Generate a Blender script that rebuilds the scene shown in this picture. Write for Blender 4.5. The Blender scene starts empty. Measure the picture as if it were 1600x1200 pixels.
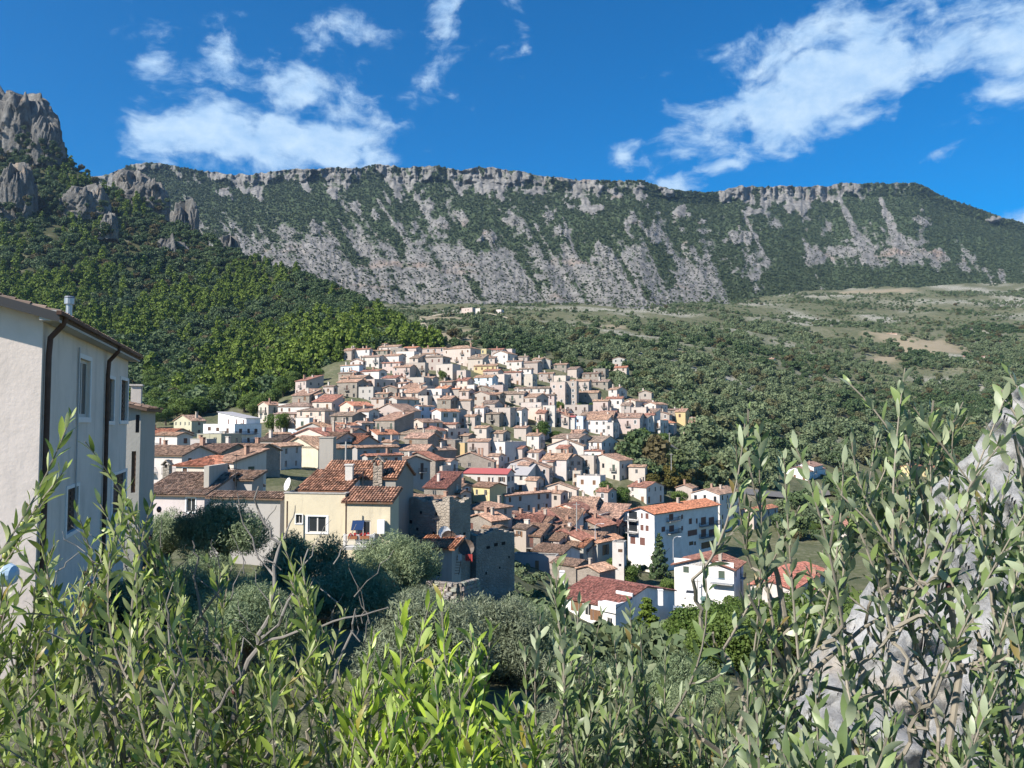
import bpy, bmesh, math, random
import numpy as np
from mathutils import Vector, Matrix

R = math.radians
random.seed(7)
rng = np.random.default_rng(11)
SC = bpy.context.scene
COL = SC.collection

# ------------------------------------------------------------------ camera
F = 1200.0                                   # focal length in units of a 1600 px wide picture
TILT = math.atan(0.05)                       # camera looks up by about 2.9 degrees
CT, ST = math.cos(TILT), math.sin(TILT)
cam_data = bpy.data.cameras.new('camera')
cam_data.sensor_width = 36.0
cam_data.lens = 27.0
cam_data.clip_start = 0.05
cam_data.clip_end = 20000.0
cam = bpy.data.objects.new('camera', cam_data)
COL.objects.link(cam)
cam.rotation_euler = (R(90) + TILT, 0, 0)
SC.camera = cam

# ------------------------------------------------------------------ light
SUN_EL, SUN_AZ = 41.0, -130.0                # azimuth from +Y (view direction), clockwise
sun_data = bpy.data.lights.new('sun', 'SUN')
sun_data.energy = 5.0
sun_data.angle = R(0.5)
sun_data.color = (1.0, 0.93, 0.83)
sun = bpy.data.objects.new('sun', sun_data)
COL.objects.link(sun)
to_sun = Vector((math.sin(R(SUN_AZ)) * math.cos(R(SUN_EL)), math.cos(R(SUN_AZ)) * math.cos(R(SUN_EL)), math.sin(R(SUN_EL))))
sun.rotation_euler = to_sun.to_track_quat('Z', 'Y').to_euler()

SC.view_settings.view_transform = 'Standard'
SC.view_settings.look = 'None'
SC.view_settings.exposure = 0.85
SC.view_settings.gamma = 1.0
SC.view_settings.use_curve_mapping = False
SC.render.engine = 'CYCLES'
SC.cycles.max_bounces = 6
SC.cycles.diffuse_bounces = 2
SC.cycles.glossy_bounces = 2
SC.cycles.transmission_bounces = 3
SC.cycles.transparent_max_bounces = 4
SC.cycles.volume_bounces = 0
SC.cycles.caustics_reflective = False
SC.cycles.caustics_refractive = False
SC.cycles.use_denoising = True
SC.cycles.denoiser = 'OPENIMAGEDENOISE'
SC.cycles.denoising_input_passes = 'RGB_ALBEDO_NORMAL'

# ------------------------------------------------------------------ node helpers
def nd(nt, typ, props=None, ins=None):
    n = nt.nodes.new(typ)
    for k, v in (props or {}).items():
        setattr(n, k, v)
    for k, v in (ins or {}).items():
        if isinstance(v, bpy.types.NodeSocket):
            nt.links.new(v, n.inputs[k])
        else:
            n.inputs[k].default_value = v
    return n
def math_n(nt, op, a, b=0.5, c=None, clamp=False):
    ins = {0: a, 1: b}
    if c is not None: ins[2] = c
    return nd(nt, 'ShaderNodeMath', {'operation': op, 'use_clamp': clamp}, ins).outputs[0]
def ramp(nt, fac, stops, interp='LINEAR'):
    n = nd(nt, 'ShaderNodeValToRGB', None, {0: fac})
    e = n.color_ramp.elements
    while len(e) < len(stops): e.new(0.5)
    for q, (p, c) in zip(e, stops):
        q.position = p
        q.color = (*c, 1) if len(c) == 3 else c
    n.color_ramp.interpolation = interp
    return n.outputs[0]
def mix(nt, fac, a, b, blend='MIX'):
    n = nd(nt, 'ShaderNodeMix', {'data_type': 'RGBA', 'blend_type': blend, 'clamp_factor': True})
    for k, v in ((0, fac), (6, a), (7, b)):
        if isinstance(v, bpy.types.NodeSocket): nt.links.new(v, n.inputs[k])
        else: n.inputs[k].default_value = v if k == 0 else ((*v, 1) if len(v) == 3 else v)
    return n.outputs[2]
def noise(nt, vec, scale, detail=3.0, rough=0.55, dist=0.0, out=0):
    ins = {'Scale': scale, 'Detail': detail, 'Roughness': rough, 'Distortion': dist}
    if vec is not None: ins['Vector'] = vec
    return nd(nt, 'ShaderNodeTexNoise', None, ins).outputs[out]
def mapping(nt, vec, scale=(1, 1, 1), loc=(0, 0, 0), rot=(0, 0, 0), typ='POINT'):
    return nd(nt, 'ShaderNodeMapping', {'vector_type': typ}, {0: vec, 1: loc, 2: rot, 3: scale}).outputs[0]
def new_mat(name, rough=0.8, spec=0.2):
    m = bpy.data.materials.new(name)
    m.use_nodes = True
    nt = m.node_tree
    b = nt.nodes['Principled BSDF']
    b.inputs['Roughness'].default_value = rough
    b.inputs['Specular IOR Level'].default_value = spec
    return m, nt, b
def bump(nt, b, h, strength=0.4, dist=0.05):
    n = nd(nt, 'ShaderNodeBump', None, {'Strength': strength, 'Distance': dist, 'Height': h})
    nt.links.new(n.outputs[0], b.inputs['Normal'])
def objco(nt): return nd(nt, 'ShaderNodeTexCoord').outputs['Object']
def attr(nt, name, out='Fac'): return nd(nt, 'ShaderNodeAttribute', {'attribute_name': name}).outputs[out]

# ------------------------------------------------------------------ world: Nishita sky and fair-weather clouds
world = bpy.data.worlds.new('World')
SC.world = world
world.use_nodes = True
world.cycles.sampling_method = 'MANUAL'
world.cycles.sample_map_resolution = 256
wt = world.node_tree
wt.nodes.clear()
sky = nd(wt, 'ShaderNodeTexSky', {'sky_type': 'NISHITA', 'sun_disc': False, 'sun_elevation': R(SUN_EL), 'sun_rotation': R(SUN_AZ),
                                  'altitude': 900.0, 'air_density': 1.0, 'dust_density': 0.25, 'ozone_density': 3.0})
skyc = nd(wt, 'ShaderNodeHueSaturation', None, {'Hue': 0.502, 'Saturation': 1.8, 'Value': 1.08, 'Color': sky.outputs[0]}).outputs[0]
dirv = nd(wt, 'ShaderNodeTexCoord').outputs['Generated']
sx = nd(wt, 'ShaderNodeSeparateXYZ', None, {0: dirv})
az = math_n(wt, 'ARCTAN2', sx.outputs[0], sx.outputs[1])
el = math_n(wt, 'ARCSINE', sx.outputs[2], 0)
ae = nd(wt, 'ShaderNodeCombineXYZ', None, {0: az, 1: el, 2: 0.0}).outputs[0]
warp = nd(wt, 'ShaderNodeTexNoise', None, {'Vector': ae, 'Scale': 9.0, 'Detail': 3.0}).outputs['Color']
warp = nd(wt, 'ShaderNodeVectorMath', {'operation': 'MULTIPLY_ADD'}, {0: warp, 1: (0.07, 0.045, 0), 2: (-0.035, -0.0225, 0)}).outputs[0]
aew = nd(wt, 'ShaderNodeVectorMath', {'operation': 'ADD'}, {0: ae, 1: warp}).outputs[0]
def azel(u, v):
    a, b = (u - 800) / F, (600 - v) / F
    x, y, z = a, CT - b * ST, ST + b * CT
    return math.atan2(x, y), math.asin(z / math.sqrt(x * x + y * y + z * z))
CLOUDS = [  # u, v, half width, half height, tilt, weight
    (318, 206, 96, 50, 0.1, 1.35), (500, 220, 120, 42, 0.0, 1.35), (470, 142, 165, 42, -0.14, 0.85), (400, 246, 150, 26, 0.0, 1.0), (586, 232, 48, 32, 0, 1.1),
    (250, 74, 58, 30, -0.15, 0.42), (400, 72, 90, 30, -0.1, 0.34), (510, 62, 90, 40, 0.3, 0.34), (690, 40, 42, 80, 0.1, 0.42), (670, 105, 45, 24, 0, 0.33),
    (810, 40, 30, 60, 0.2, 0.33), (745, 75, 40, 22, -0.4, 0.28),
    (1270, 145, 180, 70, 0.22, 1.25), (1110, 185, 130, 40, 0.42, 0.78), (985, 232, 60, 18, 0.25, 0.55), (1360, 45, 240, 60, 0.1, 0.72), (1230, 85, 110, 40, 0.2, 0.7),
    (1590, 80, 90, 80, 0.3, 0.9), (1500, 85, 90, 50, 0.2, 0.5), (1060, 290, 40, 17, 0, 0.85), (1135, 263, 44, 13, 0, 0.55), (1197, 274, 20, 11, 0, 0.5), (1600, 335, 32, 26, 0.4, 0.7),
    (1480, 240, 60, 8, 0.1, 0.3)]
dens = None
blobs = [(*azel(u, v), w / F * 0.95, h / F * 0.95, t, k) for u, v, w, h, t, k in CLOUDS]
crng = random.Random(5)                      # same kind of clouds outside the picture, their amount raised for neutral ambient light
for k in range(22):
    a0 = R(48 + k * 12.0 + crng.uniform(-5, 5))
    a0 = a0 if a0 < math.pi else a0 - 2 * math.pi
    blobs.append((a0, R(crng.uniform(10, 50)), crng.uniform(0.08, 0.2), crng.uniform(0.04, 0.08), crng.uniform(-0.3, 0.3), crng.uniform(0.5, 1.1)))
for a0, e0, w, h, t, k in blobs:
    q = mapping(wt, aew, scale=(w, h, 1), loc=(a0, e0, 0), rot=(0, 0, t), typ='TEXTURE')
    d = nd(wt, 'ShaderNodeVectorMath', {'operation': 'LENGTH'}, {0: q}).outputs['Value']
    d = math_n(wt, 'MULTIPLY', math_n(wt, 'SUBTRACT', 1.25, d), k)
    dens = d if dens is None else nd(wt, 'ShaderNodeMath', {'operation': 'SMOOTH_MAX'}, {0: dens, 1: d, 2: 0.15}).outputs[0]
n1 = nd(wt, 'ShaderNodeTexNoise', None, {'Vector': mapping(wt, aew, scale=(1, 1.7, 1)), 'Scale': 14.0, 'Detail': 9.0, 'Roughness': 0.6}).outputs[0]
n2 = nd(wt, 'ShaderNodeTexNoise', None, {'Vector': mapping(wt, ae, scale=(1, 1.5, 1), loc=(3, 1, 2)), 'Scale': 30.0, 'Detail': 6.0, 'Roughness': 0.55}).outputs[0]
cd = math_n(wt, 'ADD', dens, math_n(wt, 'MULTIPLY', math_n(wt, 'SUBTRACT', n1, 0.53), 3.0))
cd = nd(wt, 'ShaderNodeMapRange', {'interpolation_type': 'SMOOTHSTEP'}, {0: cd, 1: 0.05, 2: 0.85, 3: 0.0, 4: 0.95}).outputs[0]
cshade = nd(wt, 'ShaderNodeMapRange', None, {0: n2, 1: 0.3, 2: 0.7, 3: 0.0, 4: 1.0}).outputs[0]
ccol = mix(wt, cshade, (2.9, 4.6, 6.9), (4.8, 6.2, 7.6))
final = mix(wt, cd, skyc, ccol)
bg = nd(wt, 'ShaderNodeBackground', None, {0: final, 1: 0.080})
wo = nd(wt, 'ShaderNodeOutputWorld')
wt.links.new(bg.outputs[0], wo.inputs[0])

# ------------------------------------------------------------------ geometry helpers
def zray(v, Y):
    b = (600 - v) / F
    return Y * (ST + b * CT) / (CT - b * ST)
def at(u, v, Y):
    a, b = (u - 800) / F, (600 - v) / F
    k = Y / (CT - b * ST)
    return Vector((a * k, Y, (ST + b * CT) * k))
def proj(x, y, z):
    d = y * CT + z * ST
    return 800 + F * x / d, 600 - F * (z * CT - y * ST) / d
def h2(ix, iy, k):
    h = (ix * 374761393 + iy * 668265263 + k * 1442695) & 0xffffffff
    h = ((h ^ (h >> 13)) * 1274126177) & 0xffffffff
    return ((h ^ (h >> 16)) & 0xffffff) / float(0xffffff)
def vn(x, y, z=0.0):
    x, y = np.broadcast_arrays(np.asarray(x, float), np.asarray(y, float))
    if np.ndim(z) == 0:                      # a flat slice: the third coordinate only seeds the lattice
        fx, fy = np.floor(x), np.floor(y)
        tx, ty = x - fx, y - fy
        tx = tx * tx * (3 - 2 * tx); ty = ty * ty * (3 - 2 * ty)
        ix, iy = fx.astype(np.int64), fy.astype(np.int64)
        k = int(z * 1000) * 7919 + 101
        a, b, c, d = h2(ix, iy, k), h2(ix + 1, iy, k), h2(ix, iy + 1, k), h2(ix + 1, iy + 1, k)
        a = a + (b - a) * tx
        c = c + (d - c) * tx
        return (a + (c - a) * ty) * 2 - 1
    z = np.asarray(z, float)
    fx, fy, fz = np.floor(x), np.floor(y), np.floor(z)
    tx, ty, tz = (t * t * (3 - 2 * t) for t in (x - fx, y - fy, z - fz))
    ix, iy, iz = (f.astype(np.int64) for f in (fx, fy, fz))
    r = 0
    for i in (0, 1):
        for j in (0, 1):
            for k in (0, 1):
                w = (tx if i else 1 - tx) * (ty if j else 1 - ty) * (tz if k else 1 - tz)
                r = r + w * h2(ix + i, iy + j, (iz + k) * 2147483)
    return r * 2 - 1
def fbm(x, y, z=0.0, o=4, g=0.5):
    a, r, s = 1.0, 0, 0
    for k in range(o):
        r = r + a * vn(np.asarray(x) * 2 ** k + 17 * k, np.asarray(y) * 2 ** k + 31 * k, np.asarray(z) * 2 ** k)
        s += a; a *= g
    return r / s
def ridged(x, y, z=0.0, o=4, g=0.5):
    a, r, s = 1.0, 0, 0
    for k in range(o):
        r = r + a * (1 - 2 * np.abs(vn(np.asarray(x) * 2 ** k + 13 * k, np.asarray(y) * 2 ** k + 7 * k, np.asarray(z) * 2 ** k)))
        s += a; a *= g
    return r / s
def sstep(a, b, x):
    t = np.clip((np.asarray(x, float) - a) / (b - a), 0, 1)
    return t * t * (3 - 2 * t)
def blur(a, n=2, it=2):
    for _ in range(it):
        for ax in (0, 1):
            p = np.pad(a, [(n, n) if k == ax else (0, 0) for k in (0, 1)], mode='edge')
            c = np.cumsum(np.insert(p, 0, 0, axis=ax), axis=ax)
            hi = np.take(c, range(2 * n + 1, c.shape[ax]), axis=ax)
            lo = np.take(c, range(0, c.shape[ax] - 2 * n - 1), axis=ax)
            a = (hi - lo) / (2 * n + 1)
    return a
def mesh_np(name, V, Fq, mat=None, smooth=False, attrs=None):
    me = bpy.data.meshes.new(name)
    V = np.asarray(V, np.float32).reshape(-1, 3)
    Fq = np.asarray(Fq, np.int32)
    n, k = Fq.shape
    me.vertices.add(len(V)); me.vertices.foreach_set('co', V.ravel())
    me.loops.add(n * k); me.loops.foreach_set('vertex_index', Fq.ravel())
    me.polygons.add(n)
    me.polygons.foreach_set('loop_start', np.arange(0, n * k, k, dtype=np.int32))
    me.polygons.foreach_set('loop_total', np.full(n, k, np.int32))
    if smooth: me.polygons.foreach_set('use_smooth', np.ones(n, bool))
    for an, (av, dom) in (attrs or {}).items():
        a = me.attributes.new(an, 'FLOAT', dom)
        a.data.foreach_set('value', np.asarray(av, np.float32).ravel())
    me.update(calc_edges=True)
    if mat: me.materials.append(mat)
    return me
def grid_faces(nu, nv):
    i = np.arange(nu * nv).reshape(nv, nu)
    return np.stack([i[:-1, :-1], i[:-1, 1:], i[1:, 1:], i[1:, :-1]], -1).reshape(-1, 4)
def link(name, data, parent=None, loc=None, kind=None, label=None, cat=None, group=None):
    o = bpy.data.objects.new(name, data)
    COL.objects.link(o)
    if parent is not None: o.parent = parent
    if loc is not None: o.location = loc
    if kind: o['kind'] = kind
    if label: o['label'] = label
    if cat: o['category'] = cat
    if group: o['group'] = group
    return o
# ================================================================== GROUND
GY = np.array([2, 5, 8, 15, 25, 45, 75, 125, 165, 200, 240, 280, 330, 380, 450, 600, 800, 1000, 1200, 1500, 2200.])
GU = np.array([-700, 0, 230, 400, 520, 620, 720, 820, 920, 1020, 1120, 1250, 1400, 1600, 2300.])
GT = np.array([
 [1760,1560,1330,1150,1000,935,860,765,725,705,690,668,640,615,580,535,500,485,475,465,450],
 [1760,1560,1330,1150,1000,935,860,765,725,705,690,668,640,615,580,535,500,485,475,465,450],
 [1760,1560,1350,1150,1000,938,855,762,727,708,695,672,640,612,580,530,500,485,475,465,450],
 [1760,1560,1350,1170,1020,945,858,768,730,710,697,675,642,608,575,530,500,485,475,462,450],
 [1760,1580,1400,1180,1030,955,870,782,737,710,678,642,594,560,538,507,488,478,470,460,450],
 [1760,1580,1400,1190,1040,965,892,820,768,732,692,652,604,562,538,510,492,480,472,460,450],
 [1760,1580,1400,1190,1050,975,918,865,818,777,722,672,610,574,548,512,490,480,472,460,450],
 [1760,1580,1400,1190,1060,990,945,925,878,828,752,692,632,597,562,526,496,481,472,460,450],
 [1760,1580,1400,1190,1070,1000,975,985,905,858,773,705,652,617,577,536,501,483,472,460,450],
 [1760,1580,1400,1190,1070,1010,1000,998,925,880,792,705,660,630,596,552,508,485,472,458,445],
 [1760,1580,1400,1180,1070,1010,1000,1000,928,888,838,775,716,676,634,572,520,490,474,458,440],
 [1760,1560,1370,1160,1060,1010,1000,990,925,880,845,805,762,732,690,615,550,510,484,453,430],
 [1760,1500,1300,1120,1040,1000,985,965,912,872,842,814,782,756,732,648,570,520,490,452,430],
 [1760,1400,1200,1060,1000,970,955,930,882,852,826,802,776,752,724,640,570,525,492,449,425],
 [1760,1400,1200,1060,1000,970,955,930,882,852,826,802,776,752,724,640,570,525,492,449,425]], float)
gu = np.arange(-700, 2301, 12.0)
gy = np.geomspace(2, 2200, 300)
_tmp = np.array([np.interp(np.log(gy), np.log(GY), r) for r in GT])
GV = np.array([np.interp(gu, GU, _tmp[:, j]) for j in range(len(gy))])          # rows: distance, columns: bearing
GV = blur(GV, 2, 2)
def ground_v(u, Y):
    u = np.clip(np.asarray(u, float), gu[0], gu[-1] - 1e-3); Y = np.clip(np.asarray(Y, float), gy[0], gy[-1] * 0.999)
    fu = (u - gu[0]) / 12.0
    fy = np.log(Y / gy[0]) / np.log(gy[-1] / gy[0]) * (len(gy) - 1)
    i, j = fu.astype(int), fy.astype(int)
    i = np.minimum(i, len(gu) - 2); j = np.minimum(j, len(gy) - 2)
    a, b = fu - i, fy - j
    return (GV[j, i] * (1 - a) + GV[j, i + 1] * a) * (1 - b) + (GV[j + 1, i] * (1 - a) + GV[j + 1, i + 1] * a) * b
def ground_Y(u, v):                         # distance at which the ground shows at picture row v
    r = ground_v(np.full(len(gy), float(u)), gy)
    k = np.argmax(r <= v)
    if k == 0: return gy[0]
    t = (r[k - 1] - v) / max(1e-6, r[k - 1] - r[k])
    return gy[k - 1] + (gy[k] - gy[k - 1]) * t
def ground_z(x, y):
    x = np.asarray(x, float); y = np.maximum(np.asarray(y, float), 2.0)
    z = np.zeros_like(x + y)
    for _ in range(3):
        u = 800 + F * x / (y * CT + z * ST)
        z = zray(ground_v(u, y), y)
    return z
UU, YY = np.meshgrid(gu, gy)
ZZ = zray(GV, YY)
bb = (600 - GV) / F
XX = (UU - 800) / F * YY / (CT - bb * ST)
XX = np.where(YY < 14, (UU - 800) / F * 14 * (1 + (YY - 14) * 0.01), XX)         # keeps the sheet wide around the viewer's feet
ZZ = ZZ + fbm(XX / 9, YY / 9, o=4) * np.clip(YY / 120, 0.05, 1.5) + fbm(XX / 60, YY / 60, 3.3) * np.clip((YY - 300) / 80, 0, 7)
# painted-on-the-land facts: pale ploughed or mown fields, bare stony ground (u, v, half width, half height, tilt)
FIELDS = [(1450, 543, 64, 14, 0.05), (1395, 528, 50, 5, 0.1), (700, 526, 62, 7, 0.12), (745, 520, 40, 5, 0.1), (955, 512, 26, 5, 0), (1370, 456, 70, 3, 0), (690, 497, 40, 4, 0), (1300, 560, 22, 4, 0.2), (1160, 770, 60, 10, 0.1), (1380, 560, 26, 7, 0), (1230, 622, 22, 3, 0), (1320, 655, 26, 4, 0)]
def fields_at(u, v):
    w = 4 * fbm(u / 30, v / 10, 7.7)
    r = np.zeros_like(u)
    for fu_, fv_, fw_, fh_, ft_ in FIELDS:
        du, dv = u - fu_, v - fv_ - (u - fu_) * ft_ + w
        r = np.maximum(r, 1 - sstep(0.75, 1.1, np.sqrt((du / fw_) ** 2 + (dv / fh_) ** 2)))
    return r
GFIELD = fields_at(UU, GV)
GSTONE = sstep(0.0, 0.5, fbm(XX / 70, YY / 70, 1.5)) * sstep(350, 600, YY)
# the sheet is carried on behind the viewer, so that a step to the side or back still has ground under it
nb = 4
back = lambda a_: np.concatenate([np.repeat(a_[:1], nb, 0), a_])
YYb = back(YY); YYb[:nb] = np.array([-40, -20, -8, -2])[:, None]
GV_, GF_ = np.stack([back(XX), YYb, back(ZZ)], -1), grid_faces(len(gu), len(gy) + nb)
GFIELD, GSTONE = back(GFIELD), back(GSTONE)
m, nt, b = new_mat('hillside_ground', 0.95, 0.1)
co = objco(nt)
n_big, n_mid, n_fine = noise(nt, co, 0.012, 4), noise(nt, co, 0.09, 5, 0.65), noise(nt, co, 0.7, 5, 0.7)
c = ramp(nt, n_mid, [(0.30, (0.055, 0.072, 0.030)), (0.47, (0.085, 0.095, 0.048)), (0.62, (0.15, 0.14, 0.085)), (0.78, (0.25, 0.225, 0.17))])
c2 = ramp(nt, n_fine, [(0.35, (0.06, 0.075, 0.035)), (0.55, (0.13, 0.13, 0.08)), (0.74, (0.30, 0.28, 0.23))])
c = mix(nt, 0.5, c, c2)
c = mix(nt, math_n(nt, 'MULTIPLY', attr(nt, 'stone'), ramp(nt, n_fine, [(0.42, (0, 0, 0)), (0.58, (1, 1, 1))])), c, (0.40, 0.38, 0.34))
fieldc = mix(nt, n_mid, (0.20, 0.17, 0.11), (0.29, 0.245, 0.175))
c = mix(nt, attr(nt, 'field'), c, fieldc)
nt.links.new(c, b.inputs['Base Color'])
bump(nt, b, n_fine, 0.6, 0.5)
M_GROUND = m
link('ground', mesh_np('ground', GV_, GF_, m, True, {'field': (GFIELD, 'POINT'), 'stone': (GSTONE, 'POINT')}), kind='structure')

# ================================================================== LIMESTONE MOUNTAIN
MU = np.concatenate([np.arange(-500, -60, 12.0), np.arange(-60, 1680, 1.6), np.arange(1680, 2300, 12.0)])
def curve(pts, u): p = np.array(pts, float); return np.interp(u, p[:, 0], p[:, 1])
mc = curve([(-500,330),(0,300),(100,285),(170,270),(230,253),(255,256),(280,264),(330,269),(400,272),(460,266),(520,263),(560,262),(600,258),(640,262),(680,260),(715,266),(770,261),(800,266),(850,275),(900,280),(960,283),(1000,284),(1050,294),(1100,301),(1130,299),(1160,292),(1200,293),(1250,291),(1300,289),(1350,285),(1400,286),(1430,287),(1460,299),(1500,316),(1550,333),(1600,349),(1700,384),(2000,450),(2300,470)], MU)
mf = curve([(-500,480),(300,440),(450,452),(560,478),(660,485),(900,484),(1000,476),(1100,474),(1300,482),(1600,482),(2300,500)], MU)
yf = curve([(-500,1050),(500,1050),(1000,1100),(1150,1250),(1300,1430),(2300,1450)], MU)
yc = yf + 850
mc = mc + 4.5 * fbm(MU / 30, 0 * MU, 3.1, 5, 0.6) + 1.6 * fbm(MU / 5, 0 * MU, 9.1, 2)
NS = 175
S = np.concatenate([[-0.3, -0.12, -0.03], np.linspace(0, 0.28, 62), np.linspace(0.28, 1.05, NS - 62)[1:]])
SS, MUU = np.meshgrid(S, MU, indexing='ij')
mcc, mff = mc[None, :] + 0 * SS, mf[None, :] + 0 * SS
VV = mcc + (mff - mcc) * np.maximum(SS, 0) + np.where(SS < 0, -SS * 90, 0)
QQ = MUU - 0.62 * (VV - mcc) * (1 - 0.3 * sstep(900, 1100, MUU))                       # scree runs slant down to the right
cl_amt = curve([(-500,.5),(160,.9),(240,.8),(300,.6),(340,.9),(640,1.1),(690,.5),(705,.95),(810,1.0),(850,.75),(960,.8),(1000,.4),(1020,.35),(1110,.3),(1130,1.0),(1320,1.0),(1360,.6),(1430,.5),(1470,.1),(2300,0)], MU)[None, :]
cl_h = np.clip(0.105 + 0.17 * fbm(MUU / 38, 0 * MUU, 2.2, 5, 0.6), 0.015, 0.3)                                     # height of the cliff band
cliff = (1 - sstep(cl_h * 0.8, cl_h * 1.2, SS)) * cl_amt
n_col = fbm(MUU / 13, VV / 34, 5.0, 4)
low = curve([(-500,1),(350,1.0),(1000,1.0),(1090,.75),(1150,.45),(1280,.35),(2300,.3)], MU)[None, :]
rock = cliff * (0.66 + 0.75 * fbm(MUU / 8, VV / 12, 1.0, 4))
streak = ridged(QQ / 17, VV / 150, 4.0, 3)
streak2 = ridged(QQ / 7, VV / 90, 8.0, 2)
patch = fbm(QQ / 42, VV / 34, 6.0, 4)
patch2 = fbm(MUU / 12, VV / 9, 2.0, 3)
rock = np.maximum(rock, sstep(0.36, 0.9, SS) * low * 0.56 + 0.40 * streak * sstep(0.06, 0.4, SS) + 0.16 * streak2 * sstep(0.3, 0.6, SS) + 0.42 * patch + 0.34 * patch2 + 0.24 * fbm(MUU / 5, VV / 4, 12.0, 3) + 0.14)
OUT = [(770,287,34,22),(745,282,14,12),(800,283,14,12),(556,322,14,13),(587,336,10,9),(492,352,11,10),(668,318,18,16),(720,338,10,16),(722,300,8,12),(830,300,22,10),(900,310,16,14),(925,325,20,9),(955,300,20,10),(985,345,18,12),(1000,300,14,16),
       (800,345,24,9),(860,335,14,12),(1020,365,20,16),(1040,300,16,8),(1160,372,30,12),(1180,330,20,8),(1240,322,22,12),(1440,342,14,10),(1550,345,26,8),(1460,395,20,8),(480,290,10,14),(400,300,16,12),(350,300,14,10),(520,300,12,10),(620,290,10,18),
       (880,360,20,12),(940,390,22,10),(760,370,22,12),(690,350,14,14),(1060,330,14,12),(1100,345,12,8)]
outc = np.zeros_like(SS)
for ou, ov, ow, oh in OUT:
    outc = np.maximum(outc, 1.0 - 0.8 * np.sqrt(((MUU - ou - 0.35 * (VV - ov)) / ow) ** 2 + ((VV - ov) / oh / 1.15) ** 2) + 1.0 * fbm(MUU / 11, VV / 13, 3.7, 4, 0.6))
outc = np.clip(outc, 0, 1)
rock = np.maximum(rock, sstep(0.25, 0.6, outc))
for (u0, v0, u1, v1, w0, w1) in [(1312,312,1345,385,4,9),(1345,385,1362,415,10,18),(1376,312,1400,372,4,9),(1400,372,1420,400,12,20),(1345,400,1372,432,4,7),(1300,392,1352,392,9,9),(1385,395,1478,404,8,6),(1490,372,1520,404,3,9),(1255,375,1275,405,4,12),
                                 (590,312,665,420,2,4),(528,342,566,400,2,5),(600,300,640,380,1.5,3),(500,365,560,440,2,4),(1160,330,1200,410,2,4),(880,340,905,420,2,4)]:
    t = np.clip(((MUU - u0) * (u1 - u0) + (VV - v0) * (v1 - v0)) / ((u1 - u0) ** 2 + (v1 - v0) ** 2), 0, 1)
    d = np.sqrt((MUU - u0 - t * (u1 - u0)) ** 2 + (VV - v0 - t * (v1 - v0)) ** 2) + 3.5 * fbm(MUU / 9, VV / 9, 1.1, 3)
    rock = np.maximum(rock, (0.72 + 0.35 * fbm(MUU / 4, VV / 5, 9.9, 3)) * (1 - sstep(0.5, 1.7, d / (w0 + (w1 - w0) * t))))
lowgreen = sstep(1180, 1260, MUU) * sstep(0.62, 0.7, SS) * (1 - 0.6 * sstep(0.2, 0.5, patch))
rock = rock - 0.45 * lowgreen * (1 - sstep(0.25, 0.6, outc))
rock = rock - 0.35 * sstep(1440, 1500, MUU) * (1 - sstep(0.3, 0.6, SS))
g = np.where(SS < 0.11, 0.03 * SS / 0.11, 0.03 + 0.97 * np.clip((SS - 0.11) / 0.89, 0, 2) ** 0.92)
YM = yc[None, :] - (yc - yf)[None, :] * np.where(SS < 0, SS * 1.2, g)
YM = YM + 26 * fbm(MUU / 190, VV / 220, 0.4, 3) * sstep(0, .3, SS) * 2.2
YM = YM - 30 * ridged(QQ / 60, VV / 260, 1.4, 3) * sstep(0.02, 0.4, SS)
rk = sstep(0.4, 0.75, rock)
YM = YM - cliff * 34 * ridged(MUU / 17, VV / 60, 2.4, 5, 0.6) - 10 * rk * ridged(MUU / 7, VV / 9, 3.4, 3) - 22 * outc * (0.6 + 0.5 * ridged(MUU / 9, VV / 16, 5.4, 3))
YM = YM - 4 * (1 - rk) * fbm(MUU / 3.2, VV / 2.4, 5.5, 2)
bm_ = (600 - VV) / F
km = YM / (CT - bm_ * ST)
MP = np.stack([(MUU - 800) / F * km, YM, (ST + bm_ * CT) * km], -1)
m, nt, b = new_mat('limestone_and_scrub', 0.95, 0.1)
co = objco(nt)
rk_n = math_n(nt, 'ADD', attr(nt, 'rock'), math_n(nt, 'MULTIPLY', math_n(nt, 'SUBTRACT', noise(nt, co, 0.11, 4, 0.7), 0.5), 0.55))
rk_f = nd(nt, 'ShaderNodeMapRange', None, {0: rk_n, 1: 0.42, 2: 0.60, 3: 0.0, 4: 1.0}).outputs[0]
rkc = ramp(nt, noise(nt, mapping(nt, co, (1, 1, 0.35)), 0.05, 6, 0.7), [(0.28, (0.085, 0.085, 0.082)), (0.5, (0.18, 0.175, 0.165)), (0.72, (0.30, 0.29, 0.275))])
rkc = mix(nt, ramp(nt, noise(nt, co, 0.009, 3), [(0.60, (0, 0, 0)), (0.72, (0.4, 0.4, 0.4))]), rkc, (0.33, 0.22, 0.155))
vgc = ramp(nt, noise(nt, co, 0.14, 5, 0.75), [(0.3, (0.028, 0.045, 0.024)), (0.52, (0.055, 0.078, 0.038)), (0.75, (0.11, 0.125, 0.07))])
nt.links.new(mix(nt, rk_f, vgc, rkc), b.inputs['Base Color'])
bump(nt, b, noise(nt, co, 0.10, 6, 0.75), 0.9, 5.0)
link('mountain', mesh_np('mountain', MP, grid_faces(len(MU), len(S)), m, True, {'rock': (rock, 'POINT')}), kind='structure')

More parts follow.
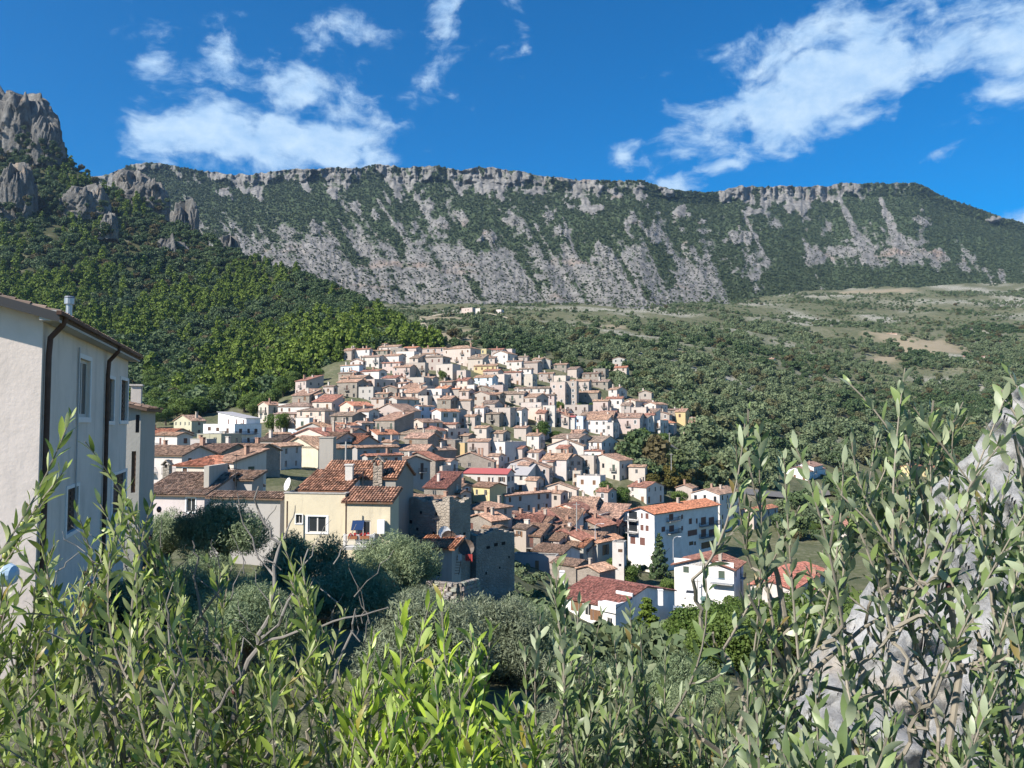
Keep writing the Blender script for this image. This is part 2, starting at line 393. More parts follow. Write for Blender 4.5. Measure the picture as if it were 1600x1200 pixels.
# ================================================================== WOODED HILL ON THE LEFT
HU = np.arange(-700, 760, 5.0)
h_cv = curve([(-700,150),(-200,190),(0,228),(60,236),(100,252),(130,272),(165,298),(250,345),(330,385),(400,415),(500,445),(580,486),(650,528),(700,560),(760,590)], HU)
h_cy = curve([(-700,900),(100,860),(250,800),(400,740),(500,670),(580,600),(650,540),(760,480)], HU)
h_fy = curve([(-700,310),(200,315),(400,330),(540,385),(650,430),(760,440)], HU)
h_fv = ground_v(HU, h_fy) + 14
HS = np.concatenate([np.linspace(0, 1, 150), [1.03, 1.1, 1.3, 1.6]])
HSS, HUU = np.meshgrid(HS, HU, indexing='ij')
h_c = np.clip(HSS, 0, 1)
HV = h_fv + (h_cv - h_fv) * (0.78 * h_c + 0.22 * h_c ** 2) + np.where(HSS > 1, (HSS - 1) * 120, 0)
HY = h_fy + (h_cy - h_fy) * HSS + 9 * fbm(HUU / 40, HSS * 8, 0.3, 4)
hb = (600 - HV) / F
hk = HY / (CT - hb * ST)
HP = np.stack([(HUU - 800) / F * hk, HY, (ST + hb * CT) * hk], -1)
m, nt, b = new_mat('forest_floor', 0.95, 0.1)
co = objco(nt)
nt.links.new(ramp(nt, noise(nt, co, 0.08, 5, 0.7), [(0.35, (0.03, 0.04, 0.018)), (0.6, (0.07, 0.07, 0.035)), (0.75, (0.20, 0.19, 0.16))]), b.inputs['Base Color'])
link('wooded_hill', mesh_np('wooded_hill', HP, grid_faces(len(HU), len(HS)), m, True), kind='structure')
def hill_point(u, s):
    i = np.clip((u - HU[0]) / 5.0, 0, len(HU) - 1.001); k = int(i); t = i - k
    fv, cv, fy_, cy_ = (a[k] * (1 - t) + a[k + 1] * t for a in (h_fv, h_cv, h_fy, h_cy))
    v = fv + (cv - fv) * (0.78 * s + 0.22 * s * s)
    Y = fy_ + (cy_ - fy_) * s
    return v, Y
# ================================================================== MATERIALS FOR BUILDINGS
def obj_color(nt): return nd(nt, 'ShaderNodeObjectInfo').outputs['Color']
def obj_rand(nt): return nd(nt, 'ShaderNodeObjectInfo').outputs['Random']
def make_plaster():
    m, nt, b = new_mat('lime_plaster', 0.92, 0.12)
    g = nd(nt, 'ShaderNodeNewGeometry').outputs['Position']
    n1_, n2_ = noise(nt, g, 0.55, 5, 0.65), noise(nt, mapping(nt, g, (2.2, 2.2, 0.35)), 1.0, 4, 0.6)
    c_ = mix(nt, ramp(nt, n1_, [(0.42, (0, 0, 0)), (0.72, (0.55, 0.55, 0.55))]), obj_color(nt), mix(nt, 0.5, obj_color(nt), (0.30, 0.27, 0.22)))
    c_ = mix(nt, ramp(nt, n2_, [(0.52, (0, 0, 0)), (0.78, (0.5, 0.5, 0.5))]), c_, mix(nt, 0.55, obj_color(nt), (0.17, 0.155, 0.14)))
    nt.links.new(c_, b.inputs['Base Color'])
    bump(nt, b, noise(nt, g, 6.0, 4, 0.6), 0.25, 0.04)
    return m
def make_stone():
    m, nt, b = new_mat('rubble_stone', 0.95, 0.1)
    g = nd(nt, 'ShaderNodeNewGeometry').outputs['Position']
    vo = nd(nt, 'ShaderNodeTexVoronoi', None, {'Vector': mapping(nt, g, (1, 1, 1.5)), 'Scale': 2.6, 'Randomness': 0.9})
    ve = nd(nt, 'ShaderNodeTexVoronoi', {'feature': 'DISTANCE_TO_EDGE'}, {'Vector': mapping(nt, g, (1, 1, 1.5)), 'Scale': 2.6, 'Randomness': 0.9})
    cc = mix(nt, vo.outputs['Color'], (0.20, 0.175, 0.145), (0.40, 0.355, 0.30))
    cc = mix(nt, 0.5, cc, obj_color(nt))
    cc = mix(nt, ramp(nt, ve.outputs[0], [(0.02, (0.6, 0.6, 0.6)), (0.12, (0, 0, 0))]), cc, (0.30, 0.27, 0.225))
    cc = mix(nt, ramp(nt, noise(nt, g, 0.5, 4), [(0.45, (0, 0, 0)), (0.7, (0.6, 0.6, 0.6))]), cc, (0.19, 0.17, 0.145))
    nt.links.new(cc, b.inputs['Base Color'])
    bump(nt, b, math_n(nt, 'ADD', ramp(nt, ve.outputs[0], [(0.0, (0, 0, 0)), (0.15, (1, 1, 1))]), noise(nt, g, 5.0, 4)), 0.7, 0.08)
    return m
def make_tiles(island):
    m, nt, b = new_mat('old_roof_tiles' if island else 'distant_roof_tiles', 0.9, 0.15)
    if island:
        rnd = nd(nt, 'ShaderNodeNewGeometry').outputs['Random Per Island']
        g = nd(nt, 'ShaderNodeNewGeometry').outputs['Position']
        big = noise(nt, g, 0.7, 3)
        k = math_n(nt, 'ADD', math_n(nt, 'MULTIPLY', rnd, 0.62), math_n(nt, 'MULTIPLY', big, 0.5))
    else:
        uv = nd(nt, 'ShaderNodeUVMap', {'uv_map': 'uv'}).outputs[0]
        wn = nd(nt, 'ShaderNodeTexWhiteNoise', {'noise_dimensions': '2D'}, {'Vector': nd(nt, 'ShaderNodeVectorMath', {'operation': 'FLOOR'}, {0: mapping(nt, uv, (3.2, 1.5, 1))}).outputs[0]}).outputs[0]
        g = nd(nt, 'ShaderNodeNewGeometry').outputs['Position']
        big = noise(nt, g, 0.5, 4, 0.65)
        k = math_n(nt, 'ADD', math_n(nt, 'MULTIPLY', wn, 0.62), math_n(nt, 'MULTIPLY', big, 0.5))
        sx_ = nd(nt, 'ShaderNodeSeparateXYZ', None, {0: uv})
        wave = math_n(nt, 'ABSOLUTE', math_n(nt, 'SINE', math_n(nt, 'MULTIPLY', sx_.outputs[0], 12.5)))
        bump(nt, b, wave, 0.8, 0.12)
    t = ramp(nt, k, [(0.18, (0.34, 0.31, 0.29)), (0.42, (0.78, 0.76, 0.74)), (0.62, (1.1, 1.02, 0.96)), (0.85, (1.75, 1.62, 1.5))])
    c_ = mix(nt, 1.0, obj_color(nt), t, 'MULTIPLY')
    c_ = mix(nt, ramp(nt, noise(nt, g, 1.6, 5, 0.7), [(0.55, (0, 0, 0)), (0.72, (0.55, 0.55, 0.55))]), c_, (0.25, 0.235, 0.20))
    nt.links.new(c_, b.inputs['Base Color'])
    return m
def flat_mat(name, col, rough=0.6, spec=0.3, metal=0.0, var=0.0):
    m, nt, b = new_mat(name, rough, spec)
    b.inputs['Metallic'].default_value = metal
    if var:
        g = nd(nt, 'ShaderNodeNewGeometry').outputs['Position']
        c_ = mix(nt, ramp(nt, noise(nt, g, 3.0, 4), [(0.35, (0, 0, 0)), (0.7, (1, 1, 1))]), tuple(x * (1 - var) for x in col), tuple(min(1, x * (1 + var)) for x in col))
        nt.links.new(c_, b.inputs['Base Color'])
    else:
        b.inputs['Base Color'].default_value = (*col, 1)
    return m
def color_mat(name, rough=0.6, spec=0.3, var=0.25):
    m, nt, b = new_mat(name, rough, spec)
    g = nd(nt, 'ShaderNodeNewGeometry').outputs['Position']
    nt.links.new(mix(nt, math_n(nt, 'MULTIPLY', noise(nt, g, 2.0, 4), var * 2), obj_color(nt), (0.12, 0.11, 0.10)), b.inputs['Base Color'])
    return m
M_PLASTER, M_STONE, M_TILE, M_FARTILE = make_plaster(), make_stone(), make_tiles(True), make_tiles(False)
M_GLASS = flat_mat('window_glass', (0.025, 0.03, 0.035), 0.12, 0.5)
M_FRAME = flat_mat('window_frame_paint', (0.55, 0.53, 0.50), 0.6)
M_SHUT = color_mat('painted_wood', 0.65)
M_CONC = flat_mat('weathered_concrete', (0.36, 0.35, 0.33), 0.9, 0.15, 0, 0.25)
M_IRON = flat_mat('dark_iron', (0.04, 0.04, 0.042), 0.55, 0.4)
M_WHITE = flat_mat('white_paint', (0.72, 0.72, 0.72), 0.6)
M_SHEET = color_mat('sheet_roof', 0.7, 0.2, 0.18)
M_RUST = flat_mat('rusty_copper_pipe', (0.085, 0.045, 0.032), 0.6, 0.3, 0, 0.3)
M_STEEL = flat_mat('stainless_steel', (0.42, 0.42, 0.43), 0.42, 0.5, 0.85)
M_PANEL = flat_mat('solar_glass', (0.02, 0.04, 0.10), 0.15, 0.6)
M_DISH = flat_mat('dish_enamel', (0.70, 0.70, 0.69), 0.45)
M_DISHD = flat_mat('dish_enamel_dark', (0.10, 0.075, 0.06), 0.5)
M_GREYSHEET = flat_mat('grey_sheet', (0.42, 0.42, 0.43), 0.5)

class MB:
    """Collects quads, triangles and boxes; build() links them as one mesh object."""
    def __init__(s): s.v, s.f, s.uv, s.m = [], [], [], []
    def face(s, pts, uv=None, mi=0):
        i = len(s.v); s.v += [tuple(p) for p in pts]
        s.f.append(tuple(range(i, i + len(pts)))); s.uv.append(uv or [(0, 0)] * len(pts)); s.m.append(mi)
    def box(s, a, b, mi=0):
        (x0, y0, z0), (x1, y1, z1) = a, b
        s.face([(x0, y0, z0), (x1, y0, z0), (x1, y0, z1), (x0, y0, z1)], None, mi)
        s.face([(x1, y1, z0), (x0, y1, z0), (x0, y1, z1), (x1, y1, z1)], None, mi)
        s.face([(x0, y1, z0), (x0, y0, z0), (x0, y0, z1), (x0, y1, z1)], None, mi)
        s.face([(x1, y0, z0), (x1, y1, z0), (x1, y1, z1), (x1, y0, z1)], None, mi)
        s.face([(x0, y0, z1), (x1, y0, z1), (x1, y1, z1), (x0, y1, z1)], None, mi)
        s.face([(x0, y1, z0), (x1, y1, z0), (x1, y0, z0), (x0, y0, z0)], None, mi)
    def slab(s, pts, up, th, uvf=None, mi=0):          # polygon sheet of thickness th below pts
        n = Vector(up)
        top = [Vector(p) for p in pts]; bot = [p - n * th for p in top]
        s.face(top, [uvf(p) for p in top] if uvf else None, mi)
        s.face(bot[::-1], None, mi)
        for i in range(len(top)):
            j = (i + 1) % len(top)
            s.face([bot[i], bot[j], top[j], top[i]], None, mi)
    def tube(s, pts, rad, n=7, mi=0):
        pts = [Vector(p) for p in pts]
        rings = []
        for i, p in enumerate(pts):
            d = (pts[min(i + 1, len(pts) - 1)] - pts[max(i - 1, 0)]).normalized()
            a = d.orthogonal().normalized(); b = d.cross(a)
            r = rad[i] if isinstance(rad, (list, tuple)) else rad
            rings.append([p + (a * math.cos(2 * math.pi * k / n) + b * math.sin(2 * math.pi * k / n)) * r for k in range(n)])
        for r0, r1 in zip(rings, rings[1:]):
            for k in range(n):
                s.face([r0[k], r0[(k + 1) % n], r1[(k + 1) % n], r1[k]], None, mi)
        s.face(rings[0][::-1], None, mi); s.face(rings[-1], None, mi)
    def mesh(s, name, mats):
        me = bpy.data.meshes.new(name)
        me.from_pydata(s.v, [], s.f)
        if any(any(q != (0, 0) for q in u) for u in s.uv):
            l = me.uv_layers.new(name='uv')
            l.data.foreach_set('uv', np.array([c for u in s.uv for q in u for c in q], np.float32))
        for m in mats: me.materials.append(m)
        me.polygons.foreach_set('material_index', s.m)
        return me
    def build(s, name, mats, parent=None, color=None, **kw):
        o = link(name, s.mesh(name, mats if isinstance(mats, list) else [mats]), parent, **kw)
        if color: o.color = (*color, 1)
        return o

# unit window (1 x 1, in the xz plane, outer face towards -y): frame bars round a dark pane
def window_mesh(style):
    b = MB()
    if style == 'pane':
        b.box((-0.5, -0.01, 0), (0.5, 0.01, 1), 0)
        for x in (-0.5, -0.035, 0.43): b.box((x, -0.035, 0), (x + 0.07, -0.012, 1), 1)
        b.box((-0.43, -0.034, 0), (0.43, -0.012, 0.06), 1); b.box((-0.43, -0.034, 0.94), (0.43, -0.012, 1), 1)
        return b.mesh('window', [M_GLASS, M_FRAME])
    if style == 'shut':                                # closed louvred shutters: two leaves
        for x0, x1 in ((-0.5, -0.01), (0.01, 0.5)):
            b.box((x0, -0.03, 0), (x1, 0.02, 1), 0)
            for k in range(7): b.box((x0 + 0.07, -0.055, 0.08 + k * 0.125), (x1 - 0.07, -0.031, 0.15 + k * 0.125), 0)
        return b.mesh('window', [M_SHUT])
    if style == 'dark':
        b.box((-0.5, -0.01, 0), (0.5, 0.02, 1), 0); b.box((-0.03, -0.03, 0), (0.03, -0.011, 1), 0)
        return b.mesh('window', [M_GLASS])
def shutter_mesh():
    b = MB(); b.box((0, -0.05, 0), (1, -0.01, 1))
    for k in range(8): b.box((0.12, -0.07, 0.06 + k * 0.115), (0.88, -0.051, 0.13 + k * 0.115))
    return b.mesh('shutter', [M_SHUT])
def door_mesh():
    b = MB(); b.box((-0.5, -0.04, 0), (0.5, 0.02, 1))
    for x in (-0.42, 0.06):
        for z in (0.08, 0.54): b.box((x, -0.06, z), (x + 0.36, -0.041, z + 0.38))
    return b.mesh('door', [M_SHUT])
def surround_mesh():
    b = MB()
    b.box((-0.62, -0.05, -0.09), (0.62, 0.0, 0.0)); b.box((-0.62, -0.035, 1.0), (0.62, 0.0, 1.08))
    b.box((-0.62, -0.034, 0.0), (-0.5, 0.0, 1.0)); b.box((0.5, -0.034, 0.0), (0.62, 0.0, 1.0))
    return b.mesh('surround', [M_WHITE])
def rail_mesh():                                       # unit balcony: slab and iron railing, 1 wide (x), 1 m deep
    b = MB()
    b.box((-0.5, -1.0, -0.14), (0.5, 0, 0), 0)
    for z in (0.06, 0.92): b.box((-0.5, -0.98, z), (0.5, -0.94, z + 0.05), 1)
    for k in range(17): b.box((-0.495 + k * 0.0615, -0.97, 0.0), (-0.48 + k * 0.0615, -0.955, 0.95), 1)
    for x in (-0.5, 0.485):
        b.box((x, -0.94, 0.92), (x + 0.015, 0, 0.97), 1)
        for k in range(5): b.box((x, -0.8 + k * 0.18, 0), (x + 0.012, -0.785 + k * 0.18, 0.92), 1)
    return b.mesh('balcony', [M_CONC, M_IRON])
W_MESH = {k: window_mesh(k) for k in ('pane', 'shut', 'dark')}
S_MESH, D_MESH, RAIL_MESH, SUR_MESH = shutter_mesh(), door_mesh(), rail_mesh(), surround_mesh()
def dish_mesh():
    b = MB(); n = 12
    rim = [(0.5 * math.cos(2 * math.pi * k / n), -0.12, 0.5 * math.sin(2 * math.pi * k / n)) for k in range(n)]
    mid = [(x * 0.55, -0.02, z * 0.55) for x, _, z in rim]
    for k in range(n):
        j = (k + 1) % n
        b.face([rim[k], rim[j], mid[j], mid[k]]); b.face([mid[k], mid[j], (0, 0.02, 0)])
    b.tube([(0, 0.02, 0), (0, 0.25, -0.1), (0, 0.25, -0.7)], 0.03, 5, 1); b.tube([(0, -0.1, -0.48), (0, -0.5, -0.1)], 0.015, 4, 1)
    return b
DISH_MESH = dish_mesh().mesh('satellite_dish', [M_DISH, M_IRON])
DISHD_MESH = dish_mesh().mesh('satellite_dish', [M_DISHD, M_IRON])

def aerial_mesh():
    b = MB(); b.tube([(0, 0, 0), (0, 0, 2.4)], 0.025, 5); b.tube([(-0.7, 0, 2.2), (0.7, 0, 2.3)], 0.015, 4)
    for k in range(6): b.box((-0.6 + k * 0.22, -0.35 + 0.03 * k, 2.21 + k * 0.015), (-0.58 + k * 0.22, 0.35 - 0.03 * k, 2.23 + k * 0.015))
    return b.mesh('aerial', [M_IRON])
AERIAL_MESH = aerial_mesh()
def wall_face(b, org, ex, L, z0, z1, holes, nrm, depth=0.18):
    """Vertical wall with real openings. org: start (x, y), ex: unit direction, holes: (x0, x1, za, zb); reveals run inwards."""
    ex, nrm = Vector((*ex, 0)), Vector((*nrm, 0))
    o = Vector((*org, 0))
    P = lambda x, z, d=0.0: o + ex * x - nrm * d + Vector((0, 0, z))
    xs = sorted({0.0, L, *[q for h in holes for q in h[:2]]}); zs = sorted({z0, z1, *[q for h in holes for q in h[2:]]})
    flip = ex.cross(Vector((0, 0, 1))).dot(nrm) < 0
    for xa, xb in zip(xs, xs[1:]):
        for za, zb in zip(zs, zs[1:]):
            cx, cz = (xa + xb) / 2, (za + zb) / 2
            if any(h[0] < cx < h[1] and h[2] < cz < h[3] for h in holes): continue
            q = [P(xa, za), P(xb, za), P(xb, zb), P(xa, zb)]
            b.face(q[::-1] if flip else q)
    for xa, xb, za, zb in holes:
        for (p, q) in (((xa, za), (xb, za)), ((xb, za), (xb, zb)), ((xb, zb), (xa, zb)), ((xa, zb), (xa, za))):
            f = [P(*p), P(*p, depth), P(*q, depth), P(*q)]
            b.face(f[::-1] if flip else f)
        f = [P(xa, za, depth + 0.03), P(xb, za, depth + 0.03), P(xb, zb, depth + 0.03), P(xa, zb, depth + 0.03)]
        b.face(f[::-1] if flip else f)

def tile_field(b, org, eu, ev, nrm, W, Sl, inside=None, rnd=random):
    """Barrel tiles, one small arched piece each, in columns up the slope."""
    org, eu, ev, nrm = (Vector(q) for q in (org, eu, ev, nrm))
    cw, rl = 0.235, 0.40
    nc, nr = max(1, int(W / cw)), max(1, int(math.ceil(Sl / rl)))
    cw, rl = W / nc, Sl / nr
    for c in range(nc):
        x = (c + 0.5) * cw
        for r in range(nr):
            y0, y1 = r * rl - 0.03, (r + 1) * rl + 0.05
            if inside and not inside(x, (r + 0.5) * rl): continue
            j = rnd.uniform(-0.018, 0.018); lift = rnd.uniform(0, 0.02); sk = rnd.uniform(-0.02, 0.02)
            lo, hi = [], []
            for k in range(5):
                a = math.pi * k / 4
                lo.append(org + eu * (x + j + sk - math.cos(a) * cw * 0.43) + ev * y0 + nrm * (0.03 + lift + math.sin(a) * 0.095))
                hi.append(org + eu * (x + j - sk - math.cos(a) * cw * 0.36) + ev * min(y1, Sl) + nrm * (0.0 + math.sin(a) * 0.08))
            i = len(b.v); b.v += [tuple(p) for p in lo + hi]
            for k in range(4):
                b.f.append((i + k, i + k + 1, i + 6 + k, i + 5 + k)); b.uv.append([(0, 0)] * 4); b.m.append(0)

WALL = {'w': (0.61, 0.555, 0.52), 'c': (0.53, 0.465, 0.405), 'p': (0.50, 0.415, 0.37), 'b': (0.42, 0.36, 0.32), 's': (0.33, 0.285, 0.25), 'g': (0.40, 0.38, 0.355), 'y': (0.58, 0.48, 0.26), 'l': (0.58, 0.66, 0.74),
        'k': (0.27, 0.24, 0.21), 'o': (0.56, 0.42, 0.22), 'n': (0.27, 0.42, 0.30), 'v': (0.52, 0.50, 0.62), 'e': (0.44, 0.41, 0.30), 'r': (0.66, 0.52, 0.44)}
WALLN = {'w': 'white', 'c': 'cream', 'p': 'pinkish beige', 'b': 'beige', 's': 'rough stone', 'g': 'grey plastered', 'y': 'yellow', 'l': 'pale blue', 'k': 'dark stone', 'o': 'ochre', 'n': 'green', 'v': 'lilac', 'e': 'olive beige', 'r': 'rose'}
ROOF = {'B': (0.31, 0.215, 0.165), 'D': (0.23, 0.18, 0.15), 'R': (0.27, 0.14, 0.11), 'O': (0.40, 0.195, 0.125), 'P': (0.33, 0.22, 0.165), 'X': (0.36, 0.085, 0.085), 'G': (0.40, 0.40, 0.40)}
ROOFN = {'B': 'brown tiled', 'D': 'dark tiled', 'R': 'red-brown tiled', 'O': 'orange tiled', 'P': 'terracotta tiled', 'X': 'crimson sheet', 'G': 'pale grey sheet'}
SHUTC = [(0.10, 0.045, 0.025), (0.14, 0.07, 0.035), (0.07, 0.035, 0.025), (0.06, 0.10, 0.07), (0.22, 0.11, 0.05), (0.16, 0.06, 0.045)]
FOOT = []                                              # ground footprints, so that trees keep clear

def solve_lengths(C, phi, uL, uR, s0, t0):
    cx, cy, cz = C
    c, s = math.cos(phi), math.sin(phi)
    k = CT + ST * cz / cy                              # depth factor at this height
    def tan_at(u): return (u - 800) / F * k
    sl, tl = s0, t0
    if uL is not None:
        a = tan_at(uL); sl = (cx - a * cy) / (s + a * c)
    if uR is not None:
        a = tan_at(uR); tl = (a * cy - cx) / (c - a * s)
    return sl, tl

def put(name, mesh, parent, loc, rz, sc, color=None):
    o = link(name, mesh, parent, loc)
    o.rotation_euler = (0, 0, rz); o.scale = sc
    if color: o.color = (*color, 1)
    return o

def house(uL, uC, uR, ve, vb, phi, roof, wall, rc, label=None, cat='house', name='village_house', group=None, Y=None, pitch=None, depth=None, wr=None, stone=None,
          winL=True, winR=True, shut=None, near=None, over=0.35, below=4.0, balc=0, door=True, floor_h=3.0, chim=None, rnd=None, minh=2.6, doorcol=None, sur=None, wanth=None, maxlen=40, pxL=None, pxR=None, wcol=None, rcol=None):
    rnd = rnd or random.Random(int(uC * 31 + ve * 7))
    Y = Y or ground_Y(uC, vb)
    if wanth:                                          # base hidden by the houses in front: stand it where the ground gives it its full height
        for yy in np.arange(Y, Y * 0.6, -1.0):
            g_ = float(ground_v(uC, yy))
            if zray(ve, yy) - zray(g_, yy) >= wanth: break
        Y, vb = float(yy), g_
    C = at(uC, vb, Y)
    H = max(minh, at(uC, ve, Y).z - C.z)
    ph = R(phi)
    s, t = solve_lengths(C, ph, uL, uR, depth or rnd.uniform(7, 9), depth or rnd.uniform(7, 9))
    s, t = max(2.2, min(s, maxlen)), max(2.2, min(t, maxlen))
    near = (Y < 205) if near is None else near
    root = link(name, None, None, C)
    root.empty_display_size = 0.5
    root.rotation_euler = (0, 0, ph)
    root['label'] = label or ''
    root['category'] = cat
    if group: root['group'] = group
    FOOT.append((C.x, C.y, ph, s, t))
    pitch = math.tan(R(pitch if pitch else rnd.uniform(16, 20)))
    wk = rnd.uniform(0.88, 1.08)
    wcol = wcol or tuple(min(0.8, max(0.05, q * wk * rnd.uniform(0.98, 1.02))) for q in WALL[wall])
    mat = M_STONE if (stone if stone is not None else wall in 'sk') else M_PLASTER
    # --- openings
    def openings(L, on, side):
        hs = []
        if not on or L < 2.4: return hs
        nf = max(1, int(round(H / floor_h))); nc = max(1, int(L / rnd.uniform(2.7, 3.5)))
        if isinstance(on, tuple): nf, nc = on
        fh = H / nf
        for f in range(nf):
            for c_ in range(nc):
                if not isinstance(on, tuple) and rnd.random() < 0.18: continue
                w, h = rnd.choice((0.8, 0.9, 1.0)), rnd.choice((1.25, 1.4, 1.5))
                x = (c_ + 0.5) * L / nc + (0 if isinstance(on, tuple) else rnd.uniform(-0.25, 0.25))
                z = f * fh + (0.9 if fh > 2.4 else 0.6)
                k = 'window'
                if f == 0 and door and rnd.random() < 0.3: w, h, z, k = 1.05, 2.1, 0.02, 'door'
                elif f > 0 and rnd.random() < (0.12 + balc): h, z, k = 2.1, f * fh + 0.05, 'balcony'
                if z + h > H - 0.12: h = H - 0.12 - z
                if h < 0.5 or x - w / 2 < 0.15 or x + w / 2 > L - 0.15: continue
                hs.append((x - w / 2, x + w / 2, z, z + h, k))
        return hs
    hL, hR = openings(s, winL and not pxL, 'L'), openings(t, winR and not pxR, 'R')
    cs, sn, kk = math.cos(ph), math.sin(ph), CT + ST * C.z / C.y
    for lst, hh, isl in ((pxL, hL, True), (pxR, hR, False)):
        for u0, u1, v0, v1, kd in lst or []:
            q = []
            for u in (u0, u1):
                a_ = (u - 800) / F * kk
                q.append((C.x - a_ * C.y) / (sn + a_ * cs) if isl else (a_ * C.y - C.x) / (cs - a_ * sn))
            q.sort()
            ym = C.y + (q[0] + q[1]) / 2 * (cs if isl else sn)
            za, zb_ = sorted((zray(v0, ym) - C.z, zray(v1, ym) - C.z))
            lim = s if isl else t
            q = [min(max(x, 0.06), lim - 0.06) for x in q]
            if q[1] - q[0] > 0.1: hh.append((q[0], q[1], za, min(zb_, H - 0.05), kd))
    b = MB()
    top = H + (0.45 if roof == 'f' else 0.0)
    zb = -below
    wall_face(b, (0, s), (0, -1), s, zb, top, [(s - h[1], s - h[0], h[2], h[3]) for h in hL], (-1, 0))     # L face, x = 0
    wall_face(b, (0, 0), (1, 0), t, zb, top, [h[:4] for h in hR], (0, -1))                                   # R face, y = 0
    b.face([(t, 0, zb), (t, s, zb), (t, s, top), (t, 0, top)]); b.face([(t, s, zb), (0, s, zb), (0, s, top), (t, s, top)])
    o_ = over
    rm = MB(); tiles = MB()
    fancy = near and rc in 'BDRPO' and roof != 'f'
    def slope(p0, p1, p2, p3):                          # eave start, eave end, ridge end, ridge start
        p0, p1, p2, p3 = (Vector(p) for p in (p0, p1, p2, p3))
        eu = (p1 - p0).normalized(); n = eu.cross(p3 - p0)
        if n.length < 1e-6: n = eu.cross(p2 - p0)
        n.normalize()
        if n.z < 0: n = -n
        ev = n.cross(eu).normalized()
        if ev.z < 0: ev = -ev
        pts = [p0, p1, p2] if (p3 - p2).length < 0.01 else [p0, p1, p2, p3]
        rm.slab(pts, n, 0.14, lambda p: ((p - p0).dot(eu), (p - p0).dot(ev)))
        if fancy:
            W = (p1 - p0).length; Sl = max((p3 - p0).dot(ev), (p2 - p0).dot(ev)); a0 = (p3 - p0).dot(eu); a1 = (p2 - p0).dot(eu)
            ins = None
            if abs(a0) > 0.05 or abs(a1 - W) > 0.05:
                ins = lambda x, y: a0 * y / Sl <= x <= W + (a1 - W) * y / Sl
            tile_field(tiles, p0 + n * 0.01, eu, ev, n, W, Sl, ins, rnd)
    if roof == 'e':
        k = t / 2 * pitch; e = -o_ * pitch
        slope((-o_, s + o_, H + e), (-o_, -o_, H + e), (t / 2, -o_, H + k), (t / 2, s + o_, H + k))
        slope((t + o_, -o_, H + e), (t + o_, s + o_, H + e), (t / 2, s + o_, H + k), (t / 2, -o_, H + k))
        b.face([(0, 0, H), (t, 0, H), (t / 2, 0, H + k - .1)]); b.face([(t, s, H), (0, s, H), (t / 2, s, H + k - .1)])
        rt = H + k
    elif roof == 'g':
        k = s / 2 * pitch; e = -o_ * pitch
        slope((-o_, -o_, H + e), (t + o_, -o_, H + e), (t + o_, s / 2, H + k), (-o_, s / 2, H + k))
        slope((t + o_, s + o_, H + e), (-o_, s + o_, H + e), (-o_, s / 2, H + k), (t + o_, s / 2, H + k))
        b.face([(0, s, H), (0, 0, H), (0, s / 2, H + k - .1)]); b.face([(t, 0, H), (t, s, H), (t, s / 2, H + k - .1)])
        rt = H + k
    elif roof == 's':
        k = t * pitch; e = o_ * pitch
        slope((-o_, s + o_, H - e), (-o_, -o_, H - e), (t + o_, -o_, H + k + e), (t + o_, s + o_, H + k + e))
        b.face([(0, 0, H), (t, 0, H), (t, 0, H + k - .1)]); b.face([(t, s, H), (0, s, H), (t, s, H + k - .1)]); b.face([(t, 0, H), (t, s, H), (t, s, H + k - .1), (t, 0, H + k - .1)])
        rt = H + k * 0.6
    elif roof == 'r':
        k = s * pitch; e = o_ * pitch
        slope((-o_, -o_, H - e), (t + o_, -o_, H - e), (t + o_, s + o_, H + k + e), (-o_, s + o_, H + k + e))
        b.face([(0, s, H), (0, 0, H), (0, s, H + k - .1)]); b.face([(t, 0, H), (t, s, H), (t, s, H + k - .1)]); b.face([(t, s, H), (0, s, H), (0, s, H + k - .1), (t, s, H + k - .1)])
        rt = H + k * 0.6
    elif roof == 'h':
        m_ = min(s, t) / 2; k = m_ * pitch; e = -o_ * pitch
        if s >= t: q0, q1 = (t / 2, m_ - 0.0), (t / 2, s - m_)
        else: q0, q1 = (m_, s / 2), (t - m_, s / 2)
        q0, q1 = Vector((*q0, H + k)), Vector((*q1, H + k))
        c00, c10, c11, c01 = (Vector(p) for p in ((-o_, -o_, H + e), (t + o_, -o_, H + e), (t + o_, s + o_, H + e), (-o_, s + o_, H + e)))
        if s >= t:
            slope(c01, c00, q0, q1); slope(c10, c11, q1, q0); slope(c00, c10, q0, q0); slope(c11, c01, q1, q1)
        else:
            slope(c00, c10, q1, q0); slope(c11, c01, q0, q1); slope(c01, c00, q0, q0); slope(c10, c11, q1, q1)
        rt = H + k
    else:
        rm.box((0.2, 0.2, H - 0.25), (t - 0.2, s - 0.2, H - 0.02))
        rm.box((-0.06, -0.06, top), (t + 0.06, 0.24, top + 0.09)); rm.box((-0.06, s - 0.24, top), (t + 0.06, s + 0.06, top + 0.09))
        rm.box((-0.06, 0.24, top), (0.24, s - 0.24, top + 0.09)); rm.box((t - 0.24, 0.24, top), (t + 0.06, s - 0.24, top + 0.09))
        rt = H
    wo_ = b.build('wall', mat, root, wcol)
    rk_ = rnd.uniform(0.85, 1.12)
    rcol = rcol or tuple(q * rk_ * rnd.uniform(0.97, 1.03) for q in ROOF[rc])
    if roof == 'f': ro = rm.build('roof', M_CONC, root)
    else: ro = rm.build('roof', M_SHEET if rc in 'XG' else M_FARTILE, root, rcol if not fancy else tuple(q * 0.5 for q in rcol))
    if fancy:
        to = tiles.build('roof_tiles', M_TILE, ro, rcol)
        to['kind'] = 'stuff'
    # --- windows, doors, shutters, balconies
    style = shut or rnd.choice(('pane', 'shut', 'dark', 'shut', 'pane', 'open'))
    scol = rnd.choice(SHUTC)
    wsur = sur if sur is not None else (wall in 'pbcr' and rnd.random() < 0.35)
